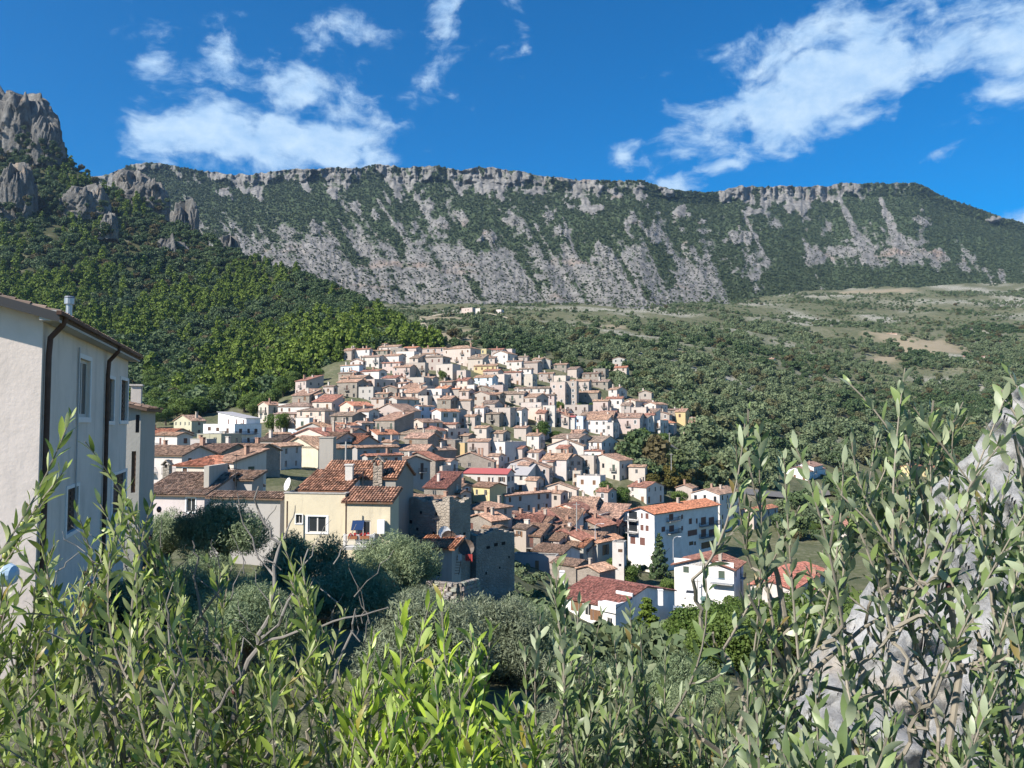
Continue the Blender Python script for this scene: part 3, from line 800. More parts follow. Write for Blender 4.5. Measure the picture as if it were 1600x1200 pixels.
    for hs, isL in ((hL, True), (hR, False)):
        for x0, x1, z0, z1, k in hs:
            xm = (x0 + x1) / 2
            rz = -math.pi / 2 if isL else 0.0
            out = Vector((-1, 0, 0)) if isL else Vector((0, -1, 0))
            base = Vector((0, xm, z0)) if isL else Vector((xm, 0, z0))
            w_, h_ = x1 - x0, z1 - z0
            if k == 'door':
                put('door', D_MESH, root, base - out * 0.12, rz, (w_, 1, h_), doorcol or scol); continue
            st = k if k in W_MESH else 'pane' if style == 'open' else style
            if k == 'balcony' and not (pxL or pxR) and rnd.random() < 0.5: st = 'shut'
            wob = put('window', W_MESH[st], root, base - out * 0.12, rz, (w_, 1, h_), scol)
            if wsur and k in ('window', 'pane', 'shut', 'dark'): put('surround', SUR_MESH, wob, (0, 0.12 - 0.12 - 0.12, 0), 0, (1, 1, 1))
            if (style == 'open' and Y < 330 and k == 'window') or k == 'open':
                for sgn in (-1, 1):
                    put('shutter', S_MESH, wob, (sgn * 0.76 - 0.24, -0.12, 0), 0, (0.48, 1, 1), scol)
            if k == 'balcony':
                put('balcony', RAIL_MESH, root, base + Vector((0, 0, -0.04)), rz, (min(w_ + 1.1, 2.6), 0.85, 1))
    # --- chimneys
    for _ in range(chim if chim is not None else rnd.choice((0, 1, 1, 1, 2))):
        cx_, cy_ = rnd.uniform(0.2, 0.8) * t, rnd.uniform(0.2, 0.8) * s
        cb = MB(); w_ = rnd.uniform(0.25, 0.36); hh = rnd.uniform(0.7, 1.3)
        z_ = rt - (0.25 if roof != 'f' else 0.3)
        cb.box((cx_ - w_, cy_ - w_, H - 0.2), (cx_ + w_, cy_ + w_, z_ + hh)); cb.box((cx_ - w_ - .08, cy_ - w_ - .08, z_ + hh + 0.22), (cx_ + w_ + .08, cy_ + w_ + .08, z_ + hh + 0.32))
        for ax in (-1, 1): cb.box((cx_ + ax * (w_ - .07) - .07, cy_ - w_, z_ + hh), (cx_ + ax * (w_ - .07) + .07, cy_ + w_, z_ + hh + 0.22))
        cb.build('chimney', M_PLASTER, ro, rnd.choice(((0.55, 0.5, 0.45), (0.42, 0.36, 0.3), (0.36, 0.22, 0.16))))
    if near and rnd.random() < 0.7 and roof != 'f' and Y > 50:
        ao = put('aerial', AERIAL_MESH, ro, (t * 0.5, s * rnd.uniform(0.25, 0.75), rt - 0.3), rnd.uniform(0, 3), (1, 1, 1))
    root['_s'], root['_t'], root['_H'], root['_Y'], root['_c'] = s, t, H, Y, wall + roof + rc
    return root

def mw(o): return Matrix.LocRotScale(o.location, o.rotation_euler, o.scale)
def merge(a, b_):
    """Make house b_ a wing of house a: its parts become parts of a."""
    ma, mb = mw(a), mw(b_)
    for ch in list(b_.children):
        mbas = mw(ch)
        ch.parent = a
        ch.matrix_basis = ma.inverted() @ mb @ mbas
    bpy.data.objects.remove(b_)
def part_world(root, mb, name, mats, color=None):
    """Link a builder whose points are world coordinates as a part of root."""
    inv = mw(root).inverted()
    mb.v = [tuple(inv @ Vector(p)) for p in mb.v]
    return mb.build(name, mats, root, color)
# ================================================================== THE VILLAGE, house by house (u and v are where each house stands in a 1600 x 1200 view)
HOUSES = '''
534 545 - 531 541 70 e c B|544 558 - 526 541 70 e w B|558 576 582 530 541 68 e b B|549 577 581 545 559 68 e w R|537 549 - 547 554 70 e b B|585 603 606 537 546 68 e c B|596 622 626 541 550 70 s c B|584 605 608 547 555 70 e s B
613 632 - 545 554 70 f s B|650 696 697 543 560 68 e p B|632 650 - 543 549 70 e p O|623 647 - 550 564 70 f w B|605 623 - 555 563 70 e w B|653 683 686 552 572 68 h c B|642 653 - 559 567 70 s w D|568 592 601 557 572 70 e w D
601 625 628 566 586 68 e p R|618 640 - 573 588 70 e p B|638 664 668 568 589 68 f b B|550 567 570 564 576 70 g w B|536 561 566 570 581 60 e l B|542 563 566 583 601 68 g l O|567 592 603 579 594 60 e w R|573 585 617 594 606 40 f w B
600 618 - 590 596 70 e w R|617 640 642 594 602 70 g w B|640 662 - 591 602 72 f c B|685 707 718 570 593 65 f c B|557 583 600 606 618 60 f g B|600 620 622 606 614 70 g s B|628 650 - 606 614 70 s w P|632 653 - 613 620 70 s c P|647 667 - 604 619 70 f g B
665 690 - 609 621 70 f w B|534 552 583 633 642 45 g r O|607 620 655 623 636 40 g g B|698 735 750 543 574 62 h p B|752 760 - 546 558 70 f y B|759 785 790 546 558 70 e w R|772 790 792 550 568 70 f b B|789 800 804 546 562 60 f p B|734 754 - 560 582 70 s c D
755 773 775 559 571 70 s p D|745 775 778 571 584 70 s y B|758 778 - 579 586 70 e p R|795 815 817 564 578 68 e w B|806 824 826 557 565 68 e b D|815 840 846 566 580 66 e b D|814 830 832 576 585 70 e w D|785 814 816 581 587 70 e p R|834 846 - 561 572 70 e c B|846 860 861 562 574 72 g g B
769 788 - 586 600 70 f c B|788 832 838 586 600 66 f c B|745 769 - 589 602 70 e l P|790 858 862 606 615 68 e w D|740 770 - 608 619 72 g s B|769 786 - 603 615 72 f p B|763 781 788 615 636 62 e s P|740 765 - 616 632 70 g b B|756 773 - 630 642 70 e b D|788 818 - 615 637 71 e b D
820 866 868 617 637 72 e p D|715 730 - 594 603 70 e r R|684 698 - 606 614 70 e w O|698 717 719 607 620 68 e w O|732 741 - 603 614 72 f w B|708 735 738 625 637 70 e b B|682 704 - 622 635 70 e w B|866 885 889 569 585 66 e s B|889 901 910 576 590 60 e b D|913 935 938 583 596 64 e s D|930 946 - 577 586 70 f s B
845 864 866 583 597 70 e b B|868 884 - 588 597 70 f w B|890 920 923 595 609 70 e w P|921 950 955 596 613 66 e s D|863 883 885 598 632 72 f p B|883 901 903 597 634 72 f b B|900 934 938 613 630 70 e s B|953 964 978 608 620 50 e w P|979 993 1022 626 638 42 g c B|1001 1018 1020 613 622 72 g b B|930 950 952 626 642 68 e p P
951 972 974 622 647 70 e w R|973 985 - 633 649 70 e b D|887 919 - 634 648 70 f w B|868 887 - 644 653 70 e w D|851 867 868 635 669 72 f w B|840 851 - 645 662 70 e r R|944 963 964 570 583 66 e w P|963 979 - 574 583 70 e c O|960 976 978 560 567 66 g g B|1010 1025 1042 631 648 50 g c P
1042 1058 1060 640 658 60 e s D|1055 1071 1078 643 667 64 e o B|990 1010 1012 638 670 70 f c B|1010 1022 1023 648 677 70 e w R|1024 1046 - 647 660 70 g b B|1027 1053 - 660 680 70 h c O|960 990 992 653 677 70 e w B|1076 1090 - 660 668 70 s w B|1068 1078 1085 670 683 50 e r B|1085 1097 1112 666 685 45 e b B
922 940 - 650 670 70 f n B|940 961 - 646 670 70 e v R|881 898 899 651 670 72 e w X|898 911 - 652 670 72 f l B|910 921 - 648 668 70 e r D|868 905 924 684 698 50 e w D|913 940 965 690 714 50 e w D|862 912 914 696 711 75 g w B|917 940 942 704 714 70 h w R|923 968 987 719 754 52 g w P|986 1008 1010 729 746 70 e c P
845 864 888 721 747 45 e b R|890 905 910 717 738 60 e g P|908 928 942 714 744 60 f c B|906 938 945 746 779 64 f w B|897 907 908 738 764 72 f c B|786 858 862 730 750 76 g p B|850 901 903 764 797 76 g c B|784 790 862 774 799 35 g g B|868 886 935 795 828 38 g c O|836 840 884 811 828 35 g s B|794 815 839 808 829 45 e g B
724 757 800 796 812 42 h b B|733 768 793 814 842 45 g s P|742 765 790 761 785 42 e y P|700 722 735 760 771 50 e w B|732 792 - 740 753 72 e w X|790 823 - 742 759 72 s w G|706 772 774 720 738 75 g s B|764 789 822 693 726 48 f w B|735 763 765 689 718 72 s w B|677 691 703 731 759 55 f w B|620 624 672 722 745 34 e g B
667 697 - 762 772 70 s s R|645 702 720 783 796 60 e c B|590 630 656 641 656 50 g b B|650 655 677 634 654 42 g l B|677 689 716 642 657 42 g w O|708 716 728 641 657 45 e g D|668 687 - 620 637 70 f w B|686 704 - 623 638 70 e s B|656 668 - 620 632 70 f c B
552 576 591 642 655 60 e w B|590 616 645 656 674 48 s s B|645 661 690 659 671 45 g c B|652 686 - 672 683 72 h w R|692 712 718 662 675 60 e b R|687 700 733 672 698 45 f r B|582 590 623 678 692 35 r w O|673 680 705 687 699 38 g b B|680 711 - 690 705 75 f s B|711 726 728 694 716 70 f o B|622 665 - 703 718 74 e g B
665 679 712 703 723 42 g s B|637 668 - 684 697 70 e s B|622 672 - 678 687 70 e s D|555 558 622 699 718 35 g g B|570 574 628 712 724 35 g g R|420 424 453 678 686 38 g c B|408 440 - 688 702 70 e b D|418 438 - 697 708 74 g w B|453 472 - 673 684 72 f l B|469 507 522 641 668 66 h r D|465 483 484 655 674 72 f w B
440 483 - 634 645 72 h w D|406 419 437 632 644 50 g c P|464 478 504 594 612 45 s b R|507 521 526 603 612 68 e w D|460 483 - 617 625 70 s s B|479 496 512 616 625 50 e w B|501 519 537 621 632 48 g b P|492 518 - 627 635 70 s w R|522 533 558 664 673 40 g w O|521 550 - 649 658 70 e s D|556 565 582 660 671 42 g w B
516 543 556 681 692 55 g c B|487 520 - 671 680 70 e w D|531 547 - 668 679 72 f w B|275 299 320 657 674 48 g e B|227 266 - 677 686 70 e c O|246 276 298 680 693 55 e w B|312 345 - 681 698 75 f e B|225 283 - 711 726 72 e w B|288 345 - 706 716 72 e s B|350 398 - 705 718 72 e s B|336 364 415 721 742 42 s c B
281 336 - 727 738 72 h c O|907 937 960 893 912 45 g s P|1081 1125 1158 772 832 50 g w P|1158 1178 1216 798 828 45 g w O|986 1010 1036 761 785 45 e w R|1056 1082 1090 762 782 60 g w P
1262 1272 1290 935 945 60 e w R|1294 1330 1365 826 840 60 e w R|1408 1424 1446 729 746 45 g y O|1440 1450 1472 731 746 45 g y O|721 738 743 481 491 60 f w B|743 750 752 482 487 60 f w B|1192 1206 1218 563 568 55 e w P|1056 1066 1072 553 559 60 s b P|1500 1512 1520 557 563 60 e w R|1534 1546 1552 556 562 60 e w R|1380 1402 - 521 526 72 e r P|775 783 - 484 489 70 f w B
590 606 612 614 624 60 e s B|583 600 606 622 634 60 e b D|624 634 640 598 606 62 e w B|560 570 578 598 606 60 s w R|660 676 684 590 602 64 e b B|690 706 712 596 606 66 e s B|716 728 734 580 592 66 f p B|720 732 740 610 622 64 e p B|744 756 762 636 648 64 e w B|762 780 786 646 660 64 e s D|728 742 750 650 664 60 e b P
790 806 812 640 656 66 e c R|806 822 830 668 684 64 e b B|826 842 850 680 696 62 e w B|840 852 860 664 680 66 f w B|744 760 768 668 684 62 e w B|770 786 796 676 692 62 e b B|716 732 742 680 698 60 e s B|800 816 824 700 716 62 e w R|826 842 852 706 722 62 e w B|600 612 622 690 704 58 e b B|630 644 654 716 730 55 g w P|690 704 714 720 736 58 e w B
560 572 580 676 690 60 e b B|536 548 556 692 706 60 e w B|824 838 848 750 768 60 e w P|862 876 886 770 788 56 e b B|872 886 896 700 716 62 e b R|895 908 918 676 690 62 e c B|948 958 966 662 676 66 f w B|812 826 836 726 742 62 e c B|765 779 788 712 728 62 e r B
240 262 280 700 712 60 e s B|300 322 336 690 704 60 f g B|758 776 790 826 846 50 e s B|806 822 838 826 846 50 e b D|840 858 872 832 850 48 s w P|690 708 722 742 758 56 f w B|706 720 732 770 786 54 e p B|935 950 962 768 786 56 e b R
'''
SPECIAL = {}
ROWS = []
for ln in HOUSES.strip().replace('\n', '|').split('|'):
    q = ln.split()
    ROWS.append([None if x == '-' else float(x) for x in q[:6]] + q[6:9])
    if ROWS[-1][5] < 44: ROWS[-1][5] += 7
# labels: colour, storeys and roof, then the place in the rows the houses stand in
TENS = ['', '', 'twenty', 'thirty', 'forty']
ORD = ['first', 'second', 'third', 'fourth', 'fifth', 'sixth', 'seventh', 'eighth', 'ninth', 'tenth', 'eleventh', 'twelfth', 'thirteenth', 'fourteenth', 'fifteenth', 'sixteenth', 'seventeenth', 'eighteenth', 'nineteenth', 'twentieth']
STOREY = ['', 'single-storey', 'two-storey', 'three-storey', 'four-storey', 'five-storey', 'tall']
village = []
hrng = random.Random(3)
for q in ROWS:
    uL, uC, uR, ve, vb, phi, roof, wall, rc = q
    if uC < 1060 and ve > 525: uL = uL - 0.12 * (uC - uL) - 1.0
    if uR is not None and uR - uC < 30 and uC < 1060 and ve > 525: uR += 1.5
    if wall == 'w' and hrng.random() < 0.3: wall = hrng.choice('cbp')
    far = ve < 530 or uC > 1180 or (uC > 1040 and ve < 570)
    kw = {}
    Y0 = ground_Y(uC, vb)
    if not far and zray(ve, Y0) - zray(vb, Y0) < 5.2: kw['wanth'] = hrng.uniform(5.0, 6.4)
    if wall == 'k' or (wall == 's' and ve > 640): kw['winR'] = False
    o = house(uL, uC, uR, ve, vb, phi, roof, wall, rc, group='village houses', maxlen=22 if roof == 'f' else 17, name='outlying_house' if far else 'village_house', balc=0.14 if wall in 'wrpc' else 0.03, **kw)
    o['_uv'] = (uC, ve); o['_far'] = bool(far)
    village.append(o)
# houses that fill the lanes between: wherever bare ground would still show inside the built-up area
def inside_poly(x, y, poly):
    r = False
    for (x0, y0), (x1, y1) in zip(poly, poly[1:] + poly[:1]):
        if (y0 > y) != (y1 > y) and x < (x1 - x0) * (y - y0) / (y1 - y0) + x0: r = not r
    return r
BUILT = [(535, 540), (700, 556), (800, 566), (900, 592), (1000, 628), (1080, 664), (1050, 680), (960, 684), (880, 690), (900, 716), (950, 770), (930, 812), (960, 872), (905, 905), (800, 872), (735, 815), (640, 760), (560, 735), (500, 730), (430, 712), (400, 735), (232, 735), (232, 690), (300, 676), (410, 700), (440, 650), (452, 632), (530, 615)]
CELL = 4
cover = np.zeros((320, 420), bool)
def mark(o):
    s, t, H, ph = o['_s'], o['_t'], o['_H'], o.rotation_euler[2]
    C = o.location
    ex, ey = Vector((math.cos(ph), math.sin(ph), 0)), Vector((-math.sin(ph), math.cos(ph), 0))
    P = [proj(*(C + ex * a * t + ey * b_ * s + Vector((0, 0, z)))) for a in (0, 1) for b_ in (0, 1) for z in (0, H + 0.8)]
    us, vs = [p[0] for p in P], [p[1] for p in P]
    cover[max(0, int(min(vs) / CELL)):int(max(vs) / CELL) + 1, max(0, int(min(us) / CELL)):int(max(us) / CELL) + 1] = True
for o in village: mark(o)
nfill = 0
KEEP_GREEN = [(845, 672, 22, 10), (693, 582, 10, 8), (470, 664, 10, 8), (930, 780, 14, 16), (935, 825, 10, 14), (880, 640, 10, 8), (735, 590, 8, 6)]
for vq in np.concatenate([np.arange(548, 900, 8.0), np.arange(552, 900, 8.0)]):
    us = list(np.arange(230, 1085, 6.0)); hrng.shuffle(us)
    for uq in us:
        if not inside_poly(uq, vq, BUILT) or cover[int(vq / CELL), int(uq / CELL)]: continue
        if any(abs(uq - a) < c_ and abs(vq - b_) < d_ for a, b_, c_, d_ in KEEP_GREEN): continue
        if nfill >= 115: continue
        nfill += 1
        Yq = float(ground_Y(uq, vq)); px = F / Yq
        w1, w2, hh = hrng.uniform(7, 11) * px, hrng.uniform(2, 6) * px, hrng.uniform(4.8, 7.2)
        o = house(uq - w1 / 2, uq + w1 / 2, uq + w1 / 2 + w2, vq - hh * px, vq, hrng.uniform(52, 74), hrng.choice('eeeeggsfh'), hrng.choice('wwcbbbpgssscr'), hrng.choice('BBBBBDDPPR' if vq < 730 else 'PPRRBO'), maxlen=12, group='village houses', balc=0.05)
        o['_uv'] = (uq, vq - hh * px); o['_far'] = False
        village.append(o); mark(o)
print('village houses', len(village))
def label_rows(hs, rows_word):
    hs = sorted(hs, key=lambda o: o['_uv'][1])
    nrow = math.ceil(len(hs) / 19)
    per = math.ceil(len(hs) / nrow)
    for r in range(nrow):
        row = sorted(hs[r * per:(r + 1) * per], key=lambda o: o['_uv'][0])
        for i, o in enumerate(row):
            wall, roof, rc = o['_c'][0], o['_c'][1], o['_c'][2]
            st = STOREY[min(6, max(1, int(round(o['_H'] / 3.0))))]
            rf = 'flat roof' if roof == 'f' else ROOFN[rc] + ' roof'
            o['label'] = f"{WALLN[wall]} {st} house, {rf}, {ORD[i]} from left in {ORD[r]} {rows_word}"
for k in range(20, 45): ORD.append(TENS[(k + 1) // 10] + '-' + ORD[(k + 1) % 10 - 1] if (k + 1) % 10 else {30: 'thirtieth', 40: 'fortieth'}[k + 1])
label_rows([o for o in village if not o['_far']], 'village row')
far_h = sorted([o for o in village if o['_far']], key=lambda o: o['_uv'][0])
for i, o in enumerate(far_h):
    wall, roof, rc = o['_c']
    rf = 'flat roof' if roof == 'f' else ROOFN[rc] + ' roof'
    o['label'] = f"{WALLN[wall]} outlying house, {rf}, {ORD[i]} from left among those scattered over the slopes"
    o['group'] = 'houses scattered on the far slopes'
# ================================================================== VEGETATION
def leaf_mat(name, dark, light, trans=0.25, rough=0.6, spec=0.2, tip=None):
    m = bpy.data.materials.new(name); m.use_nodes = True
    nt = m.node_tree; nt.nodes.clear()
    rnd = nd(nt, 'ShaderNodeNewGeometry').outputs['Random Per Island']
    orn = obj_rand(nt)
    k = math_n(nt, 'ADD', math_n(nt, 'MULTIPLY', rnd, 0.55), math_n(nt, 'MULTIPLY', orn, 0.45))
    c_ = mix(nt, k, dark, light)
    if tip: c_ = mix(nt, ramp(nt, orn, [(0.86, (0, 0, 0)), (0.94, (0.8, 0.8, 0.8))]), c_, tip)
    b = nd(nt, 'ShaderNodeBsdfPrincipled', None, {'Base Color': c_, 'Roughness': rough, 'Specular IOR Level': spec})
    t = nd(nt, 'ShaderNodeBsdfTranslucent', None, {0: c_})
    mx = nd(nt, 'ShaderNodeMixShader', None, {0: trans, 1: b.outputs[0], 2: t.outputs[0]})
    out = nd(nt, 'ShaderNodeOutputMaterial')
    nt.links.new(mx.outputs[0], out.inputs[0])
    return m
M_PINE = leaf_mat('pine_needles', (0.055, 0.095, 0.018), (0.200, 0.270, 0.042))
M_OAK = leaf_mat('evergreen_oak_leaves', (0.038, 0.075, 0.034), (0.125, 0.172, 0.068), tip=(0.12, 0.085, 0.04))
M_OLV = leaf_mat('distant_olive_leaves', (0.082, 0.125, 0.064), (0.220, 0.260, 0.135), tip=(0.11, 0.10, 0.045))
M_SHRUB = leaf_mat('mountain_scrub', (0.034, 0.056, 0.030), (0.090, 0.115, 0.056), 0.1)
M_VINE = leaf_mat('autumn_vine_leaves', (0.05, 0.065, 0.018), (0.17, 0.13, 0.03))
M_LEAFY = leaf_mat('garden_tree_leaves', (0.05, 0.10, 0.02), (0.16, 0.22, 0.055), 0.3)
M_BARK = flat_mat('bark', (0.085, 0.07, 0.055), 0.95, 0.1, 0, 0.3)

def quads(P, N, size, rg, aspect=1.0, jitter=0.6):
    """Leaf faces: n small quads centred on P, facing roughly along N."""
    n = len(P)
    N = N + rg.normal(0, jitter, (n, 3)); N /= np.linalg.norm(N, axis=1, keepdims=True) + 1e-9
    A = np.cross(N, rg.normal(0, 1, (n, 3))); A /= np.linalg.norm(A, axis=1, keepdims=True) + 1e-9
    B = np.cross(N, A)
    sz = (size * rg.uniform(0.6, 1.35, n))[:, None]
    A, B = A * sz * 0.5 * aspect, B * sz * 0.5
    V = np.stack([P - A - B * 0.35, P + A * 0.4 - B, P + A + B * 0.3, P - A * 0.35 + B], 1).reshape(-1, 3)
    return V, np.arange(n * 4).reshape(n, 4)
def crown_mesh(name, kind, n, leaf, seed, mat):
    rg = np.random.default_rng(seed)
    C, Rr = [], []
    if kind == 'round':                                # unit crown: radius about 1, base at z = 0
        for k in range(15):
            d = rg.normal(0, 1, 3); d /= np.linalg.norm(d)
            C.append(np.array([0, 0, 0.95]) + d * np.array([0.62, 0.62, 0.55]) * rg.uniform(0.5, 1.05)); Rr.append(rg.uniform(0.28, 0.52))
    elif kind == 'pine':
        for k in range(20):
            h = (k + 0.5) / 20; r = (1 - h) ** 0.75 * 0.72 + 0.08; a = rg.uniform(0, 6.28)
            q = r * rg.uniform(0.35, 1)
            C.append(np.array([math.cos(a) * q, math.sin(a) * q, 0.35 + h * 2.2])); Rr.append(0.2 + 0.24 * (1 - h))
    elif kind == 'cone':
        for k in range(26):
            h = (k + 0.5) / 26; r = (1 - h) * 0.75 + 0.04; a = k * 2.4
            C.append(np.array([math.cos(a) * r * 0.7, math.sin(a) * r * 0.7, 0.1 + h * 3.0])); Rr.append(0.12 + 0.24 * (1 - h))
    else:                                              # low spreading bush
        for k in range(8):
            a = rg.uniform(0, 6.28); q = rg.uniform(0, 0.75)
            C.append(np.array([math.cos(a) * q, math.sin(a) * q, rg.uniform(0.2, 0.7)])); Rr.append(rg.uniform(0.28, 0.45))
    C, Rr = np.array(C), np.array(Rr)
    w = Rr ** 2; w /= w.sum()
    i = rg.choice(len(C), n, p=w)
    d = rg.normal(0, 1, (n, 3)); d /= np.linalg.norm(d, axis=1, keepdims=True)
    d[:, 2] = np.abs(d[:, 2]) * np.where(rg.random(n) < 0.72, 1, -1)
    P = C[i] + d * (Rr[i] * rg.uniform(0.72, 1.06, n))[:, None] * np.array([1, 1, 0.85])
    V, Fq = quads(P, d, leaf, rg)
    return mesh_np(name, V, Fq, mat)
def trunk_mesh(h, r, seed):
    rg = random.Random(seed); b = MB()
    b.tube([(0, 0, -0.6), (0.04 * h, 0, h * 0.3), (0, 0.05 * h, h * 0.7), (0.02 * h, 0, h)], [r * 1.3, r, r * 0.75, r * 0.3], 6)
    for k in range(4):
        a = rg.uniform(0, 6.28) + k * 1.6; z = h * rg.uniform(0.35, 0.7)
        b.tube([(0.02 * h, 0.03 * h, z), (math.cos(a) * 0.3 * h, math.sin(a) * 0.3 * h, z + 0.3 * h)], [r * 0.5, r * 0.15], 5)
    return b.mesh('trunk', [M_BARK])
TREES = {
    'broadleaf_tree': ([crown_mesh('crown', 'round', 3200, 0.095, 600 + k, M_LEAFY) for k in range(3)], trunk_mesh(1.1, 0.09, 2)),
    'garden_tree': ([crown_mesh('crown', 'round', 9000, 0.055, 660 + k, M_LEAFY) for k in range(2)], trunk_mesh(1.1, 0.09, 8)),
    'conifer': ([crown_mesh('crown', 'cone', 1600, 0.15, 620, M_OAK)], trunk_mesh(2.6, 0.06, 7)),
    'plane_tree': ([crown_mesh('crown', 'round', 900, 0.18, 640 + k, M_VINE) for k in range(2)], trunk_mesh(1.1, 0.09, 6)),
    'pine_tree': ([crown_mesh('crown', 'pine', 620, 0.24, 100 + k, M_PINE) for k in range(3)], trunk_mesh(2.0, 0.07, 1)),
    'oak_tree': ([crown_mesh('crown', 'round', 620, 0.24, 200 + k, M_OAK) for k in range(3)], trunk_mesh(1.1, 0.09, 2)),
    'olive_tree': ([crown_mesh('crown', 'round', 520, 0.24, 300 + k, M_OLV) for k in range(3)], trunk_mesh(1.0, 0.1, 3)),
    'bush': ([crown_mesh('crown', 'bush', 240, 0.3, 400 + k, M_OLV) for k in range(2)], trunk_mesh(0.5, 0.06, 4)),
}
SHRUBS = [crown_mesh('scrub', 'bush', 46, 0.62, 500 + k, M_SHRUB) for k in range(3)]

def scatter(name, label, P, scale, rot, meshes, kind='stuff', pick=None):
    """Uncountable growth as ONE object: points with geometry-node instances of a few small plants."""
    pc = bpy.data.meshes.new(name)
    n = len(P)
    pc.vertices.add(n); pc.vertices.foreach_set('co', np.asarray(P, np.float32).ravel())
    for an, av in (('size', scale), ('turn', rot)):
        a = pc.attributes.new(an, 'FLOAT', 'POINT'); a.data.foreach_set('value', np.asarray(av, np.float32))
    a = pc.attributes.new('which', 'INT', 'POINT'); a.data.foreach_set('value', (np.arange(n) % len(meshes) if pick is None else pick).astype(np.int32))
    col = bpy.data.collections.new(name + '_plants')
    for i, me in enumerate(meshes):
        col.objects.link(bpy.data.objects.new(f'{name}_plant_{i:02d}', me))
    g = bpy.data.node_groups.new(name + '_scatter', 'GeometryNodeTree')
    g.interface.new_socket('Geometry', in_out='INPUT', socket_type='NodeSocketGeometry')
    g.interface.new_socket('Geometry', in_out='OUTPUT', socket_type='NodeSocketGeometry')
    gi, go = g.nodes.new('NodeGroupInput'), g.nodes.new('NodeGroupOutput')
    ci = nd(g, 'GeometryNodeCollectionInfo', None, {0: col, 1: True, 2: True})
    at_ = lambda nme, t: nd(g, 'GeometryNodeInputNamedAttribute', {'data_type': t}, {0: nme}).outputs[0]
    rv = nd(g, 'ShaderNodeCombineXYZ', None, {2: at_('turn', 'FLOAT')}).outputs[0]
    ip = nd(g, 'GeometryNodeInstanceOnPoints', None, {'Points': gi.outputs[0], 'Instance': ci.outputs[0], 'Pick Instance': True, 'Instance Index': at_('which', 'INT'), 'Rotation': rv, 'Scale': at_('size', 'FLOAT')})
    g.links.new(ip.outputs[0], go.inputs[0])
    o = link(name, pc, kind=kind, label=label)
    o.modifiers.new('scatter', 'NODES').node_group = g
    return o
def tree(kind, loc, size, label, group, rz=None, variant=None, name=None, cat='tree'):
    crowns, trunk = TREES[kind]
    root = link(name or kind, None, None, loc)
    root.rotation_euler = (0, 0, rz if rz is not None else random.uniform(0, 6.28)); root.scale = (size,) * 3
    root['label'] = label; root['category'] = cat; root['group'] = group
    link('trunk', trunk, root)
    link('crown', crowns[(variant if variant is not None else random.randrange(9)) % len(crowns)], root)
    return root

# --- limestone crags standing out of the wooded hill
M_CRAG, nt, b = new_mat('crag_limestone', 0.95, 0.1)
g = nd(nt, 'ShaderNodeNewGeometry').outputs['Position']
cc = ramp(nt, noise(nt, mapping(nt, g, (1, 1, 0.35)), 0.12, 7, 0.72), [(0.28, (0.06, 0.06, 0.056)), (0.5, (0.155, 0.15, 0.14)), (0.72, (0.30, 0.29, 0.27))])
cc = mix(nt, ramp(nt, noise(nt, g, 0.05, 3), [(0.58, (0, 0, 0)), (0.72, (0.6, 0.6, 0.6))]), cc, (0.38, 0.29, 0.21))
nt.links.new(cc, b.inputs['Base Color'])
bump(nt, b, noise(nt, g, 0.25, 7, 0.75), 1.0, 2.5)
def rock_mesh(name, seed, rx, ry, rz_, mat, sub=64):
    """A crag: broken blocks and ledges of limestone with a jagged crest, tapering into the slope."""
    rg = np.random.default_rng(seed)
    nu_, nv_ = int(sub * 2.2), sub
    th, hh = np.meshgrid(np.linspace(0, 2 * np.pi, nu_), np.linspace(0, 1, nv_))
    s = seed * 7.31
    cx_, sy_ = np.cos(th), np.sin(th)
    Q = np.stack([cx_, sy_, hh * 2.0], -1)
    seeds = np.concatenate([rg.uniform(-1.1, 1.1, (80, 2)), rg.uniform(0, 2, (80, 1))], 1)
    seeds[:, :2] /= np.maximum(0.6, np.linalg.norm(seeds[:, :2], axis=1, keepdims=True))
    W = Q + 0.16 * np.stack([fbm(cx_ * 3 + s, sy_ * 3, hh * 5, 3), fbm(cx_ * 3, sy_ * 3 + s, hh * 5, 3), fbm(cx_ * 3, sy_ * 3, hh * 5 + s, 3)], -1)
    dd = np.linalg.norm((W[:, :, None, :] - seeds[None, None]) * np.array([1, 1, 0.7]), axis=-1)
    blk = rg.uniform(-1, 1, 80)[dd.argmin(-1)]                                               # every block of rock stands out differently
    so = np.sort(dd, -1); crack = np.clip((so[..., 1] - so[..., 0]) / 0.06, 0, 1)
    top = 0.7 + 0.5 * fbm(cx_ * 2.4 + s, sy_ * 2.4 + 4, seed * 1.3, 4, 0.6)
    prof = np.where(hh < 0.7, 1.05 - 0.30 * hh, 0.84 * np.sqrt(np.clip((1 - hh) / 0.3, 0, 1)))
    rad = prof * (1 + 0.26 * fbm(cx_ * 1.5 + s, sy_ * 1.5, hh * 1.1 + s, 3) + 0.15 * blk + 0.05 * crack + 0.12 * fbm(cx_ * 7, sy_ * 7 + s, hh * 6 + s, 4, 0.6))
    z = -1.0 + 2.0 * np.minimum(hh / 0.85, 1.0) * np.clip(top + 0.3, 0.3, 1.3) + 0.10 * blk * hh + 0.12 * fbm(cx_ * 8 + s, sy_ * 8, hh * 9, 3)
    V = np.stack([cx_ * rad * rx, sy_ * rad * ry, z * rz_], -1)
    V[:, -1] = V[:, 0]
    return mesh_np(name, V, grid_faces(nu_, nv_), mat, False)
